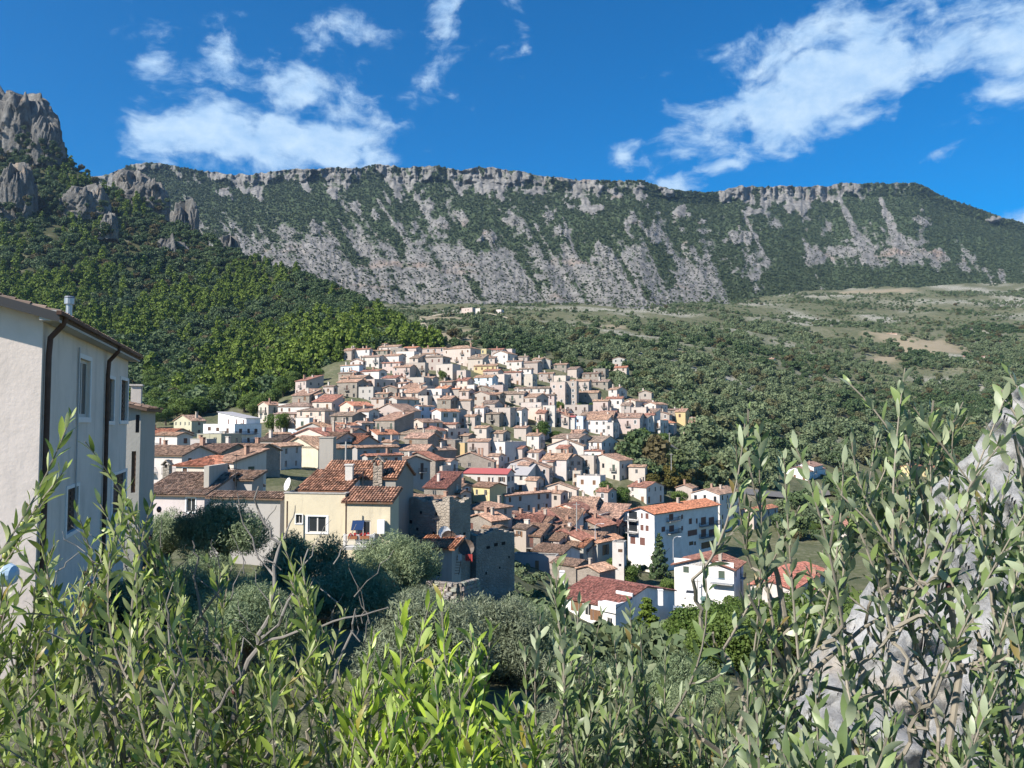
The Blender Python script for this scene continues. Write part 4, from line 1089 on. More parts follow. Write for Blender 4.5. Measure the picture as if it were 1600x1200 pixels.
CRAGS = [  # u, v of centre, half width, half height (px), distance, words
    (18, 186, 48, 50, 850, 'high limestone summit crag above the wooded hill'), (-64, 176, 62, 56, 860, 'limestone crag at the very edge of the picture above the hill'), (64, 212, 24, 40, 838, 'pale square cliff buttress at the end of the summit crag'),
    (196, 292, 36, 28, 1000, 'broad grey crag on the skyline behind the wooded shoulder'), (226, 305, 30, 30, 960, 'second crag on the skyline, lower than the broad one'), (281, 366, 24, 46, 800, 'tall pinnacle of pale rock half-way down the wooded crest'), (352, 410, 26, 36, 765, 'pointed grey pinnacle beside the scree slope'),
    (394, 436, 20, 30, 750, 'lowest dark crag at the end of the wooded crest'), (8, 300, 34, 50, 730, 'streaked cliff face in the oaks near the picture edge'),
    (118, 312, 40, 26, 760, 'stepped limestone outcrop in the upper oak wood'), (165, 352, 14, 18, 680, 'slim pale rock rib among the dark oaks'), (255, 402, 32, 28, 735, 'shaded cliff below the crest of the wooded hill'),
    ]
for k, (u, v, w, h, Y, lab) in enumerate(CRAGS):
    p = at(u, v, Y)
    o = link('limestone_crag', rock_mesh('limestone_crag', k + 1, w / F * Y * 0.9, w / F * Y * 0.9, h / F * Y * 1.0, M_CRAG), None, p + Vector((0, w / F * Y * 0.75, -h / F * Y * 0.22)), label=lab, cat='crag', group='crags on the wooded hill')

CRAG_OAKS = []
for k, (u, v, w, h, Y, lab) in enumerate(CRAGS):     # oaks rooted round the feet and on the ledges of the crags
    for j in range(34 if w > 20 else 14):
        CRAG_OAKS.append(at(u + random.uniform(-1.25, 1.25) * w, v + h * random.uniform(0.3, 1.15), Y - 2 - w / F * Y * random.uniform(-0.1, 0.3)))
CRAG_OAKS = np.array([tuple(p) for p in CRAG_OAKS])
# --- wooded hill: pines and evergreen oaks; the nearest stand singly, the rest is the wood
N = 12500
hu, hs_ = rng.uniform(-420, 690, N), rng.uniform(0, 1.02, N) ** 0.85
hp = np.array([hill_point(u, s) for u, s in zip(hu, hs_)])
HPT = np.array([at(u, v, Y) for u, (v, Y) in zip(hu, hp)])
fo = fbm(HPT[:, 0] / 45, HPT[:, 1] / 60, 4.4, 3)
pine = (1.5 * fo + rng.normal(0, 0.3, N) > 0.05 + 0.55 * sstep(0.3, 0.95, hs_)) & (hu > -400)
sz = np.where(pine, np.clip(rng.lognormal(1.58, 0.25, N), 2.6, 8), np.clip(rng.lognormal(1.45, 0.32, N), 2.0, 8)) * (1.0 - 0.25 * hs_)
order = np.argsort(HPT[:, 1]); keep_big = set(); cnt = {True: 0, False: 0}
seen = [i for i in order if -20 < hu[i] < 660]
for i in seen:
    p_ = bool(pine[i])
    if cnt[p_] < 120: keep_big.add(int(i)); cnt[p_] += 1
for i in sorted(keep_big):
    if pine[i]: tree('pine_tree', HPT[i] - [0, 0, 0.5], sz[i], 'bright green pine at the foot of the wooded hill above the village', 'pines at the foot of the wooded hill')
    else: tree('oak_tree', HPT[i] - [0, 0, 0.5], sz[i], 'dark evergreen oak at the foot of the wooded hill above the village', 'oaks at the foot of the wooded hill')
rest = np.array([i for i in range(N) if i not in keep_big])
forest_meshes = TREES['pine_tree'][0] + TREES['oak_tree'][0]
nc_ = len(CRAG_OAKS)
scatter('forest', 'dense green wood of pine and evergreen oak covering the hillside', np.concatenate([HPT[rest] - [0, 0, 0.5], CRAG_OAKS]), np.concatenate([sz[rest], rng.uniform(2.4, 4.2, nc_)]), rng.uniform(0, 6.28, len(rest) + nc_), forest_meshes,
        pick=np.concatenate([np.where(pine[rest], rng.integers(0, 3, len(rest)), 3 + rng.integers(0, 3, len(rest))), 3 + rng.integers(0, 3, nc_)]))

# --- valley and plateau: olive groves, scrub
def clear_of_houses(x, y, m_=2.0):
    for cx, cy, ph, s, t in FOOT:
        dx, dy = x - cx, y - cy
        if abs(dx) > 45 or abs(dy) > 45: continue
        a, b_ = dx * math.cos(ph) + dy * math.sin(ph), -dx * math.sin(ph) + dy * math.cos(ph)
        if -m_ < a < t + m_ and -m_ < b_ < s + m_: return False
    return True
N = 62000
vu = rng.uniform(590, 1720, N); vy = np.sqrt(rng.uniform(230 ** 2, 1480 ** 2, N))
vv = ground_v(vu, vy)
vx = (vu - 800) / F * vy / (CT - (600 - vv) / F * ST)
dn = fbm(vx / 55, vy / 55, 2.6, 4)
dens_ = 1.5 * sstep(505, 550, vv) + 0.8
dens_ = dens_ * np.where(vv > 505, np.clip(0.56 + 1.9 * dn, np.where(vv > 600, 0.28, 0.06), 1.2), 0.5 + 1.7 * dn) * (1 - 0.97 * fields_at(vu, vv))
dens_ = np.where((vu > 1180) & (vv > 690), dens_ * 0.45, dens_)
dens_ = np.where((vu < 900) & (vv > 525), dens_ * 0.9 + 0.1, dens_)
inb = np.array([inside_poly(u, v, [(520, 535), (700, 548), (800, 560), (860, 575), (940, 600), (1000, 630), (1060, 655), (1085, 665), (1085, 690), (1000, 705), (960, 700), (985, 740), (1050, 780), (1215, 770), (1220, 860), (1310, 950), (1040, 1100), (400, 1000), (300, 600)]) for u, v in zip(vu, vv)])
acc = (rng.random(N) < dens_) & ~inb & (vv < 960) & (vy > 235)
ix = np.where(acc)[0]
def hides(u, v, y):                                     # keep the villa and the yellow terrace free of trees growing right in front
    return any(a - 4 < u < b_ + 4 and c_ < v < d_ and y < yh for a, b_, c_, d_, yh in ((1340, 1478, 735, 785, 445), (1218, 1296, 740, 790, 360)))
ix = np.array([i for i in ix if clear_of_houses(vx[i], vy[i], 3.0) and not hides(vu[i], vv[i], vy[i])])
VP = np.stack([vx[ix], vy[ix], ground_z(vx[ix], vy[ix]) - 0.4], -1)
vsz = np.clip(rng.lognormal(0.72, 0.42, len(ix)), 0.9, 5.2) * np.where(vv[ix] < 505, 0.7, 1.0) * (1 + 0.25 * (vv[ix] > 640))
isoak = (fbm(VP[:, 0] / 90, VP[:, 1] / 90, 8.8, 2) + rng.normal(0, 0.25, len(ix))) > 0.12
isb = (vv[ix] < 512) & (rng.random(len(ix)) < 0.7)
o_ = np.argsort(VP[:, 1]); big = set()
c1 = 0
for i in o_:
    if c1 >= 260: break
    if -20 < vu[ix[i]] < 1600:
        k = 'oak_tree' if isoak[i] else 'olive_tree'
        tree(k, VP[i], vsz[i], 'evergreen oak among the olive groves on the slope beyond the village' if isoak[i] else 'rounded olive tree in the groves on the slope beyond the village',
             'oaks in the groves beyond the village' if isoak[i] else 'olives in the groves beyond the village')
        big.add(int(i)); c1 += 1
rest = np.array([i for i in range(len(ix)) if i not in big])
pk = np.where(isb[rest], 6 + rng.integers(0, 2, len(rest)), np.where(isoak[rest], rng.integers(0, 3, len(rest)), 3 + rng.integers(0, 3, len(rest))))
scatter('grove_vegetation', 'olive groves, oaks and low bushes scattered over the valley and plateau', VP[rest], vsz[rest], rng.uniform(0, 6.28, len(rest)),
        TREES['oak_tree'][0] + TREES['olive_tree'][0] + TREES['bush'][0], pick=pk)

# --- mountain scrub
ri, ci_ = np.where((rock < 0.47) & (SS > 0.0) & (MUU > 60) & (MUU < 1680))
q = rng.choice(len(ri), 34000, replace=False)
mp = MP[ri[q], ci_[q]] + np.stack([rng.uniform(-1, 1, len(q)), rng.uniform(-3, 0, len(q)), rng.uniform(-1.2, 0.2, len(q))], -1)
scatter('mountain_scrub', 'dark green scrub covering the slopes of the limestone mountain', mp, rng.uniform(1.6, 3.9, len(q)), rng.uniform(0, 6.28, len(q)), SHRUBS)
ri, ci_ = np.where((rock >= 0.5) & (SS > 0.25) & (MUU > 60) & (MUU < 1680))
q = rng.choice(len(ri), 9000, replace=False)
mp = MP[ri[q], ci_[q]] + np.stack([rng.uniform(-1, 1, len(q)), rng.uniform(-3, 0, len(q)), rng.uniform(-1.0, 0.2, len(q))], -1)
scatter('scree_bushes', 'small dark bushes dotted over the pale scree of the mountain', mp, rng.uniform(0.9, 2.4, len(q)), rng.uniform(0, 6.28, len(q)), SHRUBS)

# ================================================================== BUILDINGS ONE CAN KNOW APART
# --- the tall pink house close by on the left
PH = 108.0
pink = house(-300, 50, 188, 486, 1066, PH, 'g', 'r', 'D', 'tall pale pink house with dark gutter pipes close by on the left', name='pink_house', Y=20.7, pitch=15, near=True, below=3, chim=0, over=0.45,
             wcol=(0.74, 0.645, 0.58), winL=False, pxR=[(110, 127, 562, 652, 'pane'), (154, 166, 592, 658, 'shut'), (177, 190, 595, 657, 'shut'), (168, 188, 740, 800, 'shut'), (96, 113, 762, 830, 'shut')], sur=True, rcol=(0.17, 0.135, 0.115), shut='pane')
s_, t_, H_ = pink['_s'], pink['_t'], pink['_H']
for ch in list(pink.children):
    if ch.name.startswith('window'):
        ch.color = (0.035, 0.024, 0.02, 1)
bx_ = MB(); bx_.box((-0.45, -0.42, H_ - 0.30), (t_ + 0.45, -0.02, H_ - 0.02)); bx_.build('eave_beam', M_PLASTER, pink, (0.50, 0.48, 0.46))
bx_ = MB(); bx_.box((-0.52, -0.55, H_ - 0.14), (t_ + 0.45, -0.43, H_ - 0.04)); bx_.build('gutter', M_RUST, pink)
for xq in (0.22, t_ * 0.625):
    p_ = MB(); p_.tube([(xq, -0.50, H_ - 0.1), (xq, -0.42, H_ - 0.35), (xq, -0.14, H_ - 0.7), (xq, -0.11, H_ - 1.2), (xq, -0.11, -2.0)], 0.075, 9); p_.build('drainpipe', M_RUST, pink)
p_ = MB(); p_.tube([(t_ * 0.30, -0.05, H_ - 0.6), (t_ * 0.30, -0.05, H_ - 5.5)], 0.025, 6); p_.build('cable', M_GREYSHEET, pink)
fl = MB(); fx, fy = t_ * 0.56, s_ * 0.22
zt = H_ + fy * math.tan(R(15))
fl.tube([(fx, fy, zt - 0.3), (fx, fy, zt + 1.0)], 0.11, 14); fl.tube([(fx, fy, zt + 1.0), (fx, fy, zt + 1.22)], 0.17, 14); fl.tube([(fx, fy, zt + 1.24), (fx, fy, zt + 1.29)], [0.19, 0.14], 14)
fl.build('flue', M_STEEL, pink)
fb = MB()                                             # dark verge board on the gable facing us
for yy0, yy1, za, zb in ((-0.5, s_ / 2, H_ - 0.5 * math.tan(R(15)), H_ + s_ / 2 * math.tan(R(15))), (s_ + 0.5, s_ / 2, H_ - 0.5 * math.tan(R(15)), H_ + s_ / 2 * math.tan(R(15)))):
    fb.face([(-0.49, yy0, za - 0.2), (-0.49, yy1, zb - 0.2), (-0.49, yy1, zb + 0.05), (-0.49, yy0, za + 0.05)]); fb.face([(-0.47, yy0, za - 0.2), (-0.47, yy1, zb - 0.2), (-0.49, yy1, zb - 0.2), (-0.49, yy0, za - 0.2)])
fb.build('verge_board', M_IRON, pink)
grey2 = house(145, 214, 237, 636, 900, 108, 'g', 'g', 'D', 'grey house with shuttered windows directly behind the pink house', name='grey_house', Y=41, pitch=14, near=True, below=5, chim=1, depth=8,
              pxL=[(206, 213, 648, 676, 'dark'), (201, 208, 705, 770, 'shut')], winR=False, wcol=(0.40, 0.39, 0.36), rcol=(0.20, 0.15, 0.125))

# --- near row of tiled houses and the yellow house
YH, PHY = 60.0, 81.0
n1 = house(222, 318, None, 772, 850, 80, 'e', 'w', 'B', 'low white house with broad brown tile roof behind the dark olive trees', name='tiled_house', Y=74, pitch=17, depth=11, near=True, winL=True, chim=0,
           pxL=[(290, 304, 778, 800, 'pane')], sur=True, rcol=(0.26, 0.19, 0.15), below=6)
fin = MB(); q0 = at(322, 770, 75.5)
fin.box((q0.x - 0.25, q0.y, q0.z - 2), (q0.x + 0.25, q0.y + 5.0, q0.z + 2.6)); part_world(n1, fin, 'fire_wall', M_PLASTER, (0.42, 0.39, 0.34))
n2 = house(323, 392, 408, 748, 852, 78, 's', 'g', 'B', 'grey house with small tiled roof and dark attic opening behind the olive trees', name='tiled_house', Y=79, pitch=15, depth=7.5, near=True, pxL=[(338, 368, 752, 760, 'dark')], winR=False, chim=0, rcol=(0.30, 0.215, 0.16), below=6)
n3 = house(328, 437, 440, 777, 850, 79, 'e', 'g', 'B', 'grey house under a wide brown tile roof joining the yellow house', name='tiled_house', Y=66, pitch=17, depth=13, near=True, winL=False, winR=False, chim=0, rcol=(0.25, 0.18, 0.14), below=6)
yel = house(538, 609, 617, 783, 895, PHY, 's', 'c', 'O', 'yellow rendered house with old tiled roof, balcony and satellite dish', name='yellow_house', Y=YH, pitch=19.5, near=True, chim=0, below=5, over=0.25,
            pxL=[(555, 578, 813, 851, 'pane')], winR=False, wcol=(0.57, 0.505, 0.37), rcol=(0.32, 0.19, 0.135), sur=False, doorcol=(0.7, 0.7, 0.7))
yl = house(443, 538, None, 781, 895, PHY, 'f', 'c', 'O', name='wing', Y=YH + 0.9, near=True, chim=0, below=5, depth=1.1, pxL=[(480, 509, 807, 832, 'pane'), (461, 471, 804, 818, 'pane')], sur=True, wcol=(0.57, 0.505, 0.37))
yu = house(463, 538, None, 766, 895, PHY, 's', 'w', 'O', name='wing', Y=YH + 2.0, near=True, chim=0, below=5, depth=4.2, pitch=17, pxL=[(516, 522, 769, 778, 'pane'), (525, 531, 769, 778, 'pane')], wcol=(0.72, 0.71, 0.70), rcol=(0.33, 0.19, 0.13), over=0.2)
yb = house(500, 617, 645, 746, 905, PHY, 'e', 'g', 'O', name='wing', Y=YH + 4.9, near=True, chim=0, below=5, pitch=25, winL=False, winR=False, wcol=(0.30, 0.28, 0.25), rcol=(0.35, 0.20, 0.135), over=0.2)
for w_ in (yl, yu, yb): merge(yel, w_)
bal = MB(); a0, a1 = at(541, 852, YH - 0.2), at(586, 852, YH - 0.2)
bal.box((a0.x, a0.y - 1.1, a0.z - 0.18), (a1.x, a0.y + 0.3, a0.z))
part_world(yel, bal, 'balcony', M_CONC)
ral = MB()
for k in range(26):
    x_ = a0.x + (a1.x - a0.x) * k / 25; ral.box((x_ - 0.012, a0.y - 1.08, a0.z), (x_ + 0.012, a0.y - 1.05, a0.z + 0.95))
for z_ in (0.05, 0.92): ral.box((a0.x, a0.y - 1.09, a0.z + z_), (a1.x, a0.y - 1.04, a0.z + z_ + 0.05))
for x_ in (a0.x, a1.x - 0.03):
    for k in range(6): ral.box((x_, a0.y - 1.0 + k * 0.18, a0.z), (x_ + 0.02, a0.y - 0.98 + k * 0.18, a0.z + 0.92))
    ral.box((x_ - 0.005, a0.y - 1.04, a0.z + 0.92), (x_ + 0.035, a0.y + 0.2, a0.z + 0.97))
part_world(yel, ral, 'railing', M_WHITE)
for k, (u0, v0) in enumerate(((551, 837), (570, 837))):
    q_ = at(u0, v0, YH - 1.25); b_ = MB(); b_.box((q_.x - 0.35, q_.y - 0.12, q_.z - 0.25), (q_.x + 0.35, q_.y + 0.12, q_.z), 0)
    for _ in range(14):
        c_ = Vector((q_.x + random.uniform(-.35, .35), q_.y + random.uniform(-.12, .12), q_.z + random.uniform(0, .18))); b_.box(tuple(c_ - Vector((.05,) * 3)), tuple(c_ + Vector((.05,) * 3)), 1)
    part_world(yel, b_, 'flower_box', [flat_mat('clay_pot', (0.3, 0.12, 0.06), 0.8), flat_mat('red_geranium', (0.35, 0.03, 0.03), 0.7)])
cb = MB(); q_ = at(596, 822, YH - 0.05); cb.box((q_.x - 0.28, q_.y - 0.35, q_.z - 0.55), (q_.x + 0.28, q_.y + 0.02, q_.z + 0.5)); part_world(yel, cb, 'wall_cabinet', M_WHITE)
for u0, va, vb_, Yq in ((541, 783, 880, YH - 0.6), (449, 783, 880, YH + 0.5)):
    p0, p1 = at(u0, va, Yq), at(u0, vb_, Yq); p_ = MB(); p_.tube([p0, (p0.x, p0.y, p1.z)], 0.06, 8); part_world(yel, p_, 'drainpipe', M_RUST)
sp = MB(); q_ = at(559, 821, YH - 0.9)
sp.slab([(q_.x - 0.45, q_.y - 0.35, q_.z - 0.3), (q_.x + 0.45, q_.y - 0.35, q_.z - 0.3), (q_.x + 0.45, q_.y + 0.25, q_.z + 0.35), (q_.x - 0.45, q_.y + 0.25, q_.z + 0.35)], (0, -0.7, 0.7), 0.05); part_world(yel, sp, 'solar_panel', M_PANEL)
def stack(root, u, v0, v1, Y, w, mat, col, cap=True, gable=False):
    a_, b_ = at(u, v1, Y), at(u, v0, Y); m_ = MB()
    m_.box((a_.x - w, a_.y - w, a_.z - 0.8), (a_.x + w, a_.y + w, b_.z - (0.9 if gable else 0.0)))
    if gable:
        z_ = b_.z - 0.9
        for sx_ in (-1, 1): m_.box((a_.x + sx_ * (w - 0.1) - 0.1, a_.y - w, z_), (a_.x + sx_ * (w - 0.1) + 0.1, a_.y + w, z_ + 0.35))
        m_.slab([(a_.x - w - .2, a_.y - w - .1, z_ + 0.35), (a_.x - w - .2, a_.y + w + .1, z_ + 0.35), (a_.x, a_.y + w + .1, b_.z), (a_.x, a_.y - w - .1, b_.z)], (-0.5, 0, 0.85), 0.1)
        m_.slab([(a_.x + w + .2, a_.y + w + .1, z_ + 0.35), (a_.x + w + .2, a_.y - w - .1, z_ + 0.35), (a_.x, a_.y - w - .1, b_.z), (a_.x, a_.y + w + .1, b_.z)], (0.5, 0, 0.85), 0.1)
    elif cap: m_.box((a_.x - w - .07, a_.y - w - .07, b_.z), (a_.x + w + .07, a_.y + w + .07, b_.z + 0.1))
    return part_world(root, m_, 'chimney', mat, col)
stack(yel, 546, 727, 748, YH + 4.2, 0.30, M_PLASTER, (0.62, 0.60, 0.56))
stack(yel, 591, 711, 744, YH + 5.2, 0.38, M_STONE, (0.42, 0.33, 0.25), gable=True)
stack(n3, 512, 684, 722, 84, 0.75, M_PLASTER, (0.38, 0.35, 0.31))
stack(n1, 261, 718, 742, 86, 0.35, M_STONE, (0.30, 0.27, 0.23), gable=True)
def dish(u, v, Y, size, label, rz=0.3, dark=False):
    o = link('satellite_dish', DISHD_MESH if dark else DISH_MESH, None, at(u, v, Y), label=label, cat='dish', group='satellite dishes')
    o.rotation_euler = (R(-18), 0, rz); o.scale = (size,) * 3
    return o
dish(451, 757, YH + 2.5, 1.1, 'white satellite dish at the corner of the yellow house roof', -0.9)
# --- ruined houses beside the yellow house
M_OPENING_SHADE = flat_mat('opening_shade', (0.02, 0.018, 0.016), 0.95)  # flat dark colour painted in place of the shade inside openings
def ruin(name, label, uL, uC, uR, vt, vb, Y, phi, jag, holesL, holesR, wcol=(0.40, 0.345, 0.285), seed=1):
    rg = random.Random(seed); C = at(uC, vb, Y); H = at(uC, vt, Y).z - C.z
    s, t = solve_lengths(C, R(phi), uL, uR, 7, 7)
    root = link(name, None, None, C, label=label, cat='ruin'); root.rotation_euler = (0, 0, R(phi)); FOOT.append((C.x, C.y, R(phi), s, t))
    th = 0.55
    for (L, isl, nm, hl) in ((s, True, 'wall', holesL), (t, False, 'wall', holesR), (s, None, 'wall', []), (t, None, 'back', [])):
        b = MB(); n = max(6, int(L / 0.35)); hs = [H + rg.uniform(-jag, jag * 0.3) + jag * 0.8 * math.sin(k * 0.5 + seed) for k in range(n)]
        for k in range(n):
            a0_, a1_ = L * k / n, L * (k + 1) / n - (0.0 if k < n - 1 else 0.003)
            if isl is True: b.box((0, a0_ + 0.002, -4), (th, a1_, hs[k]))
            elif isl is False: b.box((a0_ + th + 0.002 if k == 0 else a0_ + 0.002, 0.004, -4), (a1_, th, hs[k]))
            elif nm == 'wall': b.box((t - th, a0_ + th + 0.01 if k == 0 else a0_ + 0.002, -4), (t - 0.006, a1_, hs[k] - 0.4))
            else: b.box((a0_ + th + 0.01 if k == 0 else a0_ + 0.002, s - th, -4), (min(a1_, t - th - 0.01), s - 0.006, hs[k] - 0.3))
        b.build('wall', M_STONE if isl else M_STONE, root, wcol)
        for (fx_, fz_, w_, h_) in hl:
            hb = MB(); x_ = L * fx_; z_ = H * fz_
            if isl is True: hb.box((-0.012, x_ - w_ / 2, z_), (0.02, x_ + w_ / 2, z_ + h_))
            else: hb.box((x_ - w_ / 2, -0.008, z_), (x_ + w_ / 2, 0.02, z_ + h_))
            hb.build('hole', M_OPENING_SHADE, root)  # thin dark plate on the wall face, painted as the hole's shade
    return root
ru1 = ruin('ruined_house', 'roofless grey-brown ruin with putlog holes beside the yellow house', 622, 702, 735, 781, 885, 67, 62, 0.25, [(0.25, 0.75, .22, .25), (0.55, 0.76, .22, .25), (0.3, 0.45, .25, .28), (0.62, 0.5, .22, .25), (0.8, 0.3, .22, .25), (0.85, 0.1, 0.9, 1.8), (0.75, 0.6, .3, .3)], [(0.5, 0.4, .3, .3), (0.7, 0.42, .4, .2)], seed=2)
ru2 = ruin('ruined_tower', 'tall dark stone ruin like a square tower, nearest the grey olive tree', 690, 744, 804, 834, 930, 70, 48, 0.22, [(0.3, 0.5, 1.0, 2.0), (0.7, 0.7, .22, .22)], [(0.3, 0.72, .45, .25), (0.5, 0.74, .5, .3), (0.7, 0.74, .5, .3), (0.85, 0.5, .2, .2), (0.25, 0.3, .2, .25), (0.6, 0.35, .2, .2)], wcol=(0.36, 0.32, 0.275), seed=5)
lean = house(655, 706, 712, 868, 905, 74, 's', 'g', 'O', 'low lean-to with orange tiled roof between the two ruins', name='lean_to', cat='shed', Y=64, pitch=12, depth=3.2, near=True, chim=0, pxL=[(676, 688, 881, 900, 'dark')], winR=False, rcol=(0.42, 0.21, 0.13), below=4)
dish(694, 833, 66.5, 1.2, 'pale satellite dish fixed high between the two ruins', 0.5)
dish(701, 841, 66.3, 1.3, 'dark satellite dish facing us between the two ruins', 0.2, True)
dish(719, 846, 66.0, 1.1, 'white satellite dish on the lit wall of the tower ruin', 0.4)
dish(728, 856, 65.8, 1.4, 'dark round satellite dish lowest on the ruin wall', 0.2, True)
# washing and ladder on the ruin terrace
for k, (u0, c_) in enumerate(((716, (0.7, 0.7, 0.7)), (727, (0.45, 0.03, 0.03)), (732, (0.45, 0.03, 0.03)))):
    q_ = at(u0, 866, 65); b = MB()
    for j in range(4): b.face([(q_.x + j * 0.08, q_.y + 0.03 * (j % 2), q_.z), (q_.x + j * 0.08 + 0.08, q_.y + 0.03 * ((j + 1) % 2), q_.z), (q_.x + j * 0.08 + 0.08, q_.y + 0.05 * ((j + 1) % 2), q_.z - 0.55 - 0.1 * (j % 2)), (q_.x + j * 0.08, q_.y + 0.05 * (j % 2), q_.z - 0.55)])
    o = b.build('laundry', M_SHUT, None, c_); o['label'] = ('white cloth', 'red cloth beside the white one', 'outer red cloth')[k] + ' on the washing line at the tower ruin'; o['category'] = 'laundry'; o['group'] = 'washing on the line'
b = MB(); p0, p1 = at(713, 898, 64.6), at(718, 868, 65.2)
for d_ in (-0.2, 0.2): b.tube([p0 + Vector((d_, 0, 0)), p1 + Vector((d_, 0, 0))], 0.03, 5)
for k in range(7): f_ = (k + 0.5) / 7; c_ = p0.lerp(p1, f_); b.tube([c_ - Vector((0.2, 0, 0)), c_ + Vector((0.2, 0, 0))], 0.02, 5)
b.build('ladder', M_RUST, None, None, label='rusty brown ladder leaning against the lit wall of the tower ruin', cat='ladder')
# --- rubble garden walls: single stones
def stone_wall(label, pts, Y0s, h, thick=0.5, seed=1, st=0.42):
    rg = random.Random(seed); root = None
    P = [at(u, v, Y) for (u, v), Y in zip(pts, Y0s)]
    root = link('stone_wall', None, None, P[0], label=label, cat='wall')
    core = MB()
    shapes = []
    for q in range(5):
        bm = bmesh.new(); bmesh.ops.create_cube(bm, size=1.0)
        bmesh.ops.bevel(bm, geom=list(bm.edges), offset=0.14, segments=1, affect='EDGES')
        for v_ in bm.verts: v_.co += Vector((rg.uniform(-.06, .06), rg.uniform(-.06, .06), rg.uniform(-.06, .06)))
        me = bpy.data.meshes.new('stone'); bm.to_mesh(me); bm.free(); me.materials.append(M_STONE); shapes.append(me)
    for a_, b_ in zip(P, P[1:]):
        d_ = b_ - a_; L = Vector((d_.x, d_.y, 0)).length; ex = Vector((d_.x, d_.y, 0)).normalized(); nr = Vector((ex.y, -ex.x, 0)); ang = math.atan2(ex.y, ex.x)
        a0_ = a_ - P[0]
        c = [a0_ - nr * thick * 0.45 + Vector((0, 0, -h)), a0_ + nr * thick * 0.45 + Vector((0, 0, -h))]
        bo = b_ - P[0]; c2 = [bo - nr * thick * 0.45 + Vector((0, 0, -h)), bo + nr * thick * 0.45 + Vector((0, 0, -h))]
        U = Vector((0, 0, h * 0.98))
        for q in ([c[0], c[1], c[1] + U, c[0] + U], [c[1], c2[1], c2[1] + U, c[1] + U], [c2[1], c2[0], c2[0] + U, c2[1] + U], [c2[0], c[0], c[0] + U, c2[0] + U], [c[0] + U, c[1] + U, c2[1] + U, c2[0] + U]): core.face(q)
        nz, nx = max(1, int(h / st / 0.7)), max(1, int(L / st))
        for iz in range(nz):
            for ix_ in range(nx):
                x_ = (ix_ + 0.5 + 0.5 * (iz % 2) + rg.uniform(-.15, .15)) * L / nx
                if x_ > L: continue
                sgn = 1 if nr.y < 0 else -1
                o = link('stone', rg.choice(shapes), root, a0_ + ex * x_ + Vector((0, 0, d_.z * x_ / L - h + (iz + 0.5) * h / nz)) + nr * sgn * thick * 0.5)
                o.rotation_euler = (rg.uniform(-.1, .1), rg.uniform(-.12, .12), ang + rg.uniform(-.15, .15)); o.scale = (st * rg.uniform(.8, 1.15), 0.3, h / nz * rg.uniform(.85, 1.1))
                o.color = (*[q * rg.uniform(0.75, 1.2) for q in (0.36, 0.335, 0.30)], 1)
    core.build('core', M_STONE, root, (0.22, 0.2, 0.18))
    return root
stone_wall('grey rubble garden wall below the ruins behind the dark olive', [(668, 906), (716, 910), (742, 903)], [54, 53, 58], 3.0, seed=3)
# --- the white house with the red roof in the hollow
red = house(871, 962, 1055, 949, 1014, 46, 'e', 'w', 'R', 'long white house with plain red roof and grey end wall in the hollow', name='red_roofed_house', Y=124, pitch=13, near=True, chim=0, over=0.3, below=6,
            pxL=[(897, 906, 938, 955, 'open'), (914, 924, 943, 962, 'pane'), (927, 936, 953, 970, 'open'), (949, 957, 965, 985, 'pane')], pxR=[(985, 998, 967, 985, 'dark')], wcol=(0.74, 0.73, 0.72), rcol=(0.29, 0.135, 0.115), balc=0)
stack(red, 878, 893, 911, 136, 0.42, M_WHITE, None)
stack(red, 1032, 922, 938, 128, 0.36, M_WHITE, None)
tb = MB(); s_, t_, H_ = red['_s'], red['_t'], red['_H']
tb.box((-0.35, -0.3, H_ - 0.9), (0.0, 3.2, H_ + 0.55)); tb.box((0.0, -0.3, H_ - 0.9), (4.2, -0.02, H_ + 0.55)); tb.box((0.0, -0.02, H_ + 0.25), (4.2, 3.2, H_ + 0.42)); tb.box((4.2, -0.3, H_ - 0.5), (4.5, 3.0, H_ + 1.55))
tb.build('roof_terrace', M_PLASTER, red, (0.72, 0.715, 0.71))
# --- the four-storey white apartment house with the orange roof
apt = house(981, 1023, 1123, 802, 874, 45, 'g', 'w', 'O', 'four-storey white apartment house with bright orange roof and balconies', name='apartment_house', cat='building', Y=188, pitch=17, near=True, chim=1, over=0.6, below=5,
            pxL=[(1002, 1005, 802, 810, 'shut'), (1009, 1014, 802, 811, 'shut'), (1001, 1006, 820, 829, 'shut'), (1009, 1014, 821, 830, 'shut'), (983, 996, 797, 811, 'dark'), (983, 996, 816, 830, 'dark'), (985, 993, 838, 850, 'shut'), (1000, 1008, 840, 852, 'door')],
            pxR=[(1034, 1040, 823, 831, 'shut'), (1046, 1053, 803, 813, 'shut'), (1046, 1054, 821, 831, 'shut'), (1065, 1068, 804, 811, 'shut'), (1065, 1068, 822, 829, 'shut'), (1077, 1082, 810, 819, 'shut'), (1088, 1091, 810, 818, 'shut'), (1075, 1090, 828, 837, 'shut'), (1077, 1084, 846, 852, 'dark'), (1085, 1088, 846, 852, 'dark'),
                 (1096, 1104, 808, 820, 'shut'), (1108, 1117, 808, 820, 'shut'), (1096, 1104, 827, 839, 'shut'), (1108, 1117, 827, 839, 'shut'), (1096, 1117, 846, 856, 'dark')], wcol=(0.70, 0.685, 0.67), rcol=(0.36, 0.165, 0.105), sur=False)
def px_on(root, u, v, isl):
    C = root.location; ph = root.rotation_euler[2]; cs, sn, kk = math.cos(ph), math.sin(ph), CT + ST * C.z / C.y
    a_ = (u - 800) / F * kk
    q = (C.x - a_ * C.y) / (sn + a_ * cs) if isl else (a_ * C.y - C.x) / (cs - a_ * sn)
    return q, zray(v, C.y + q * (cs if isl else sn)) - C.z
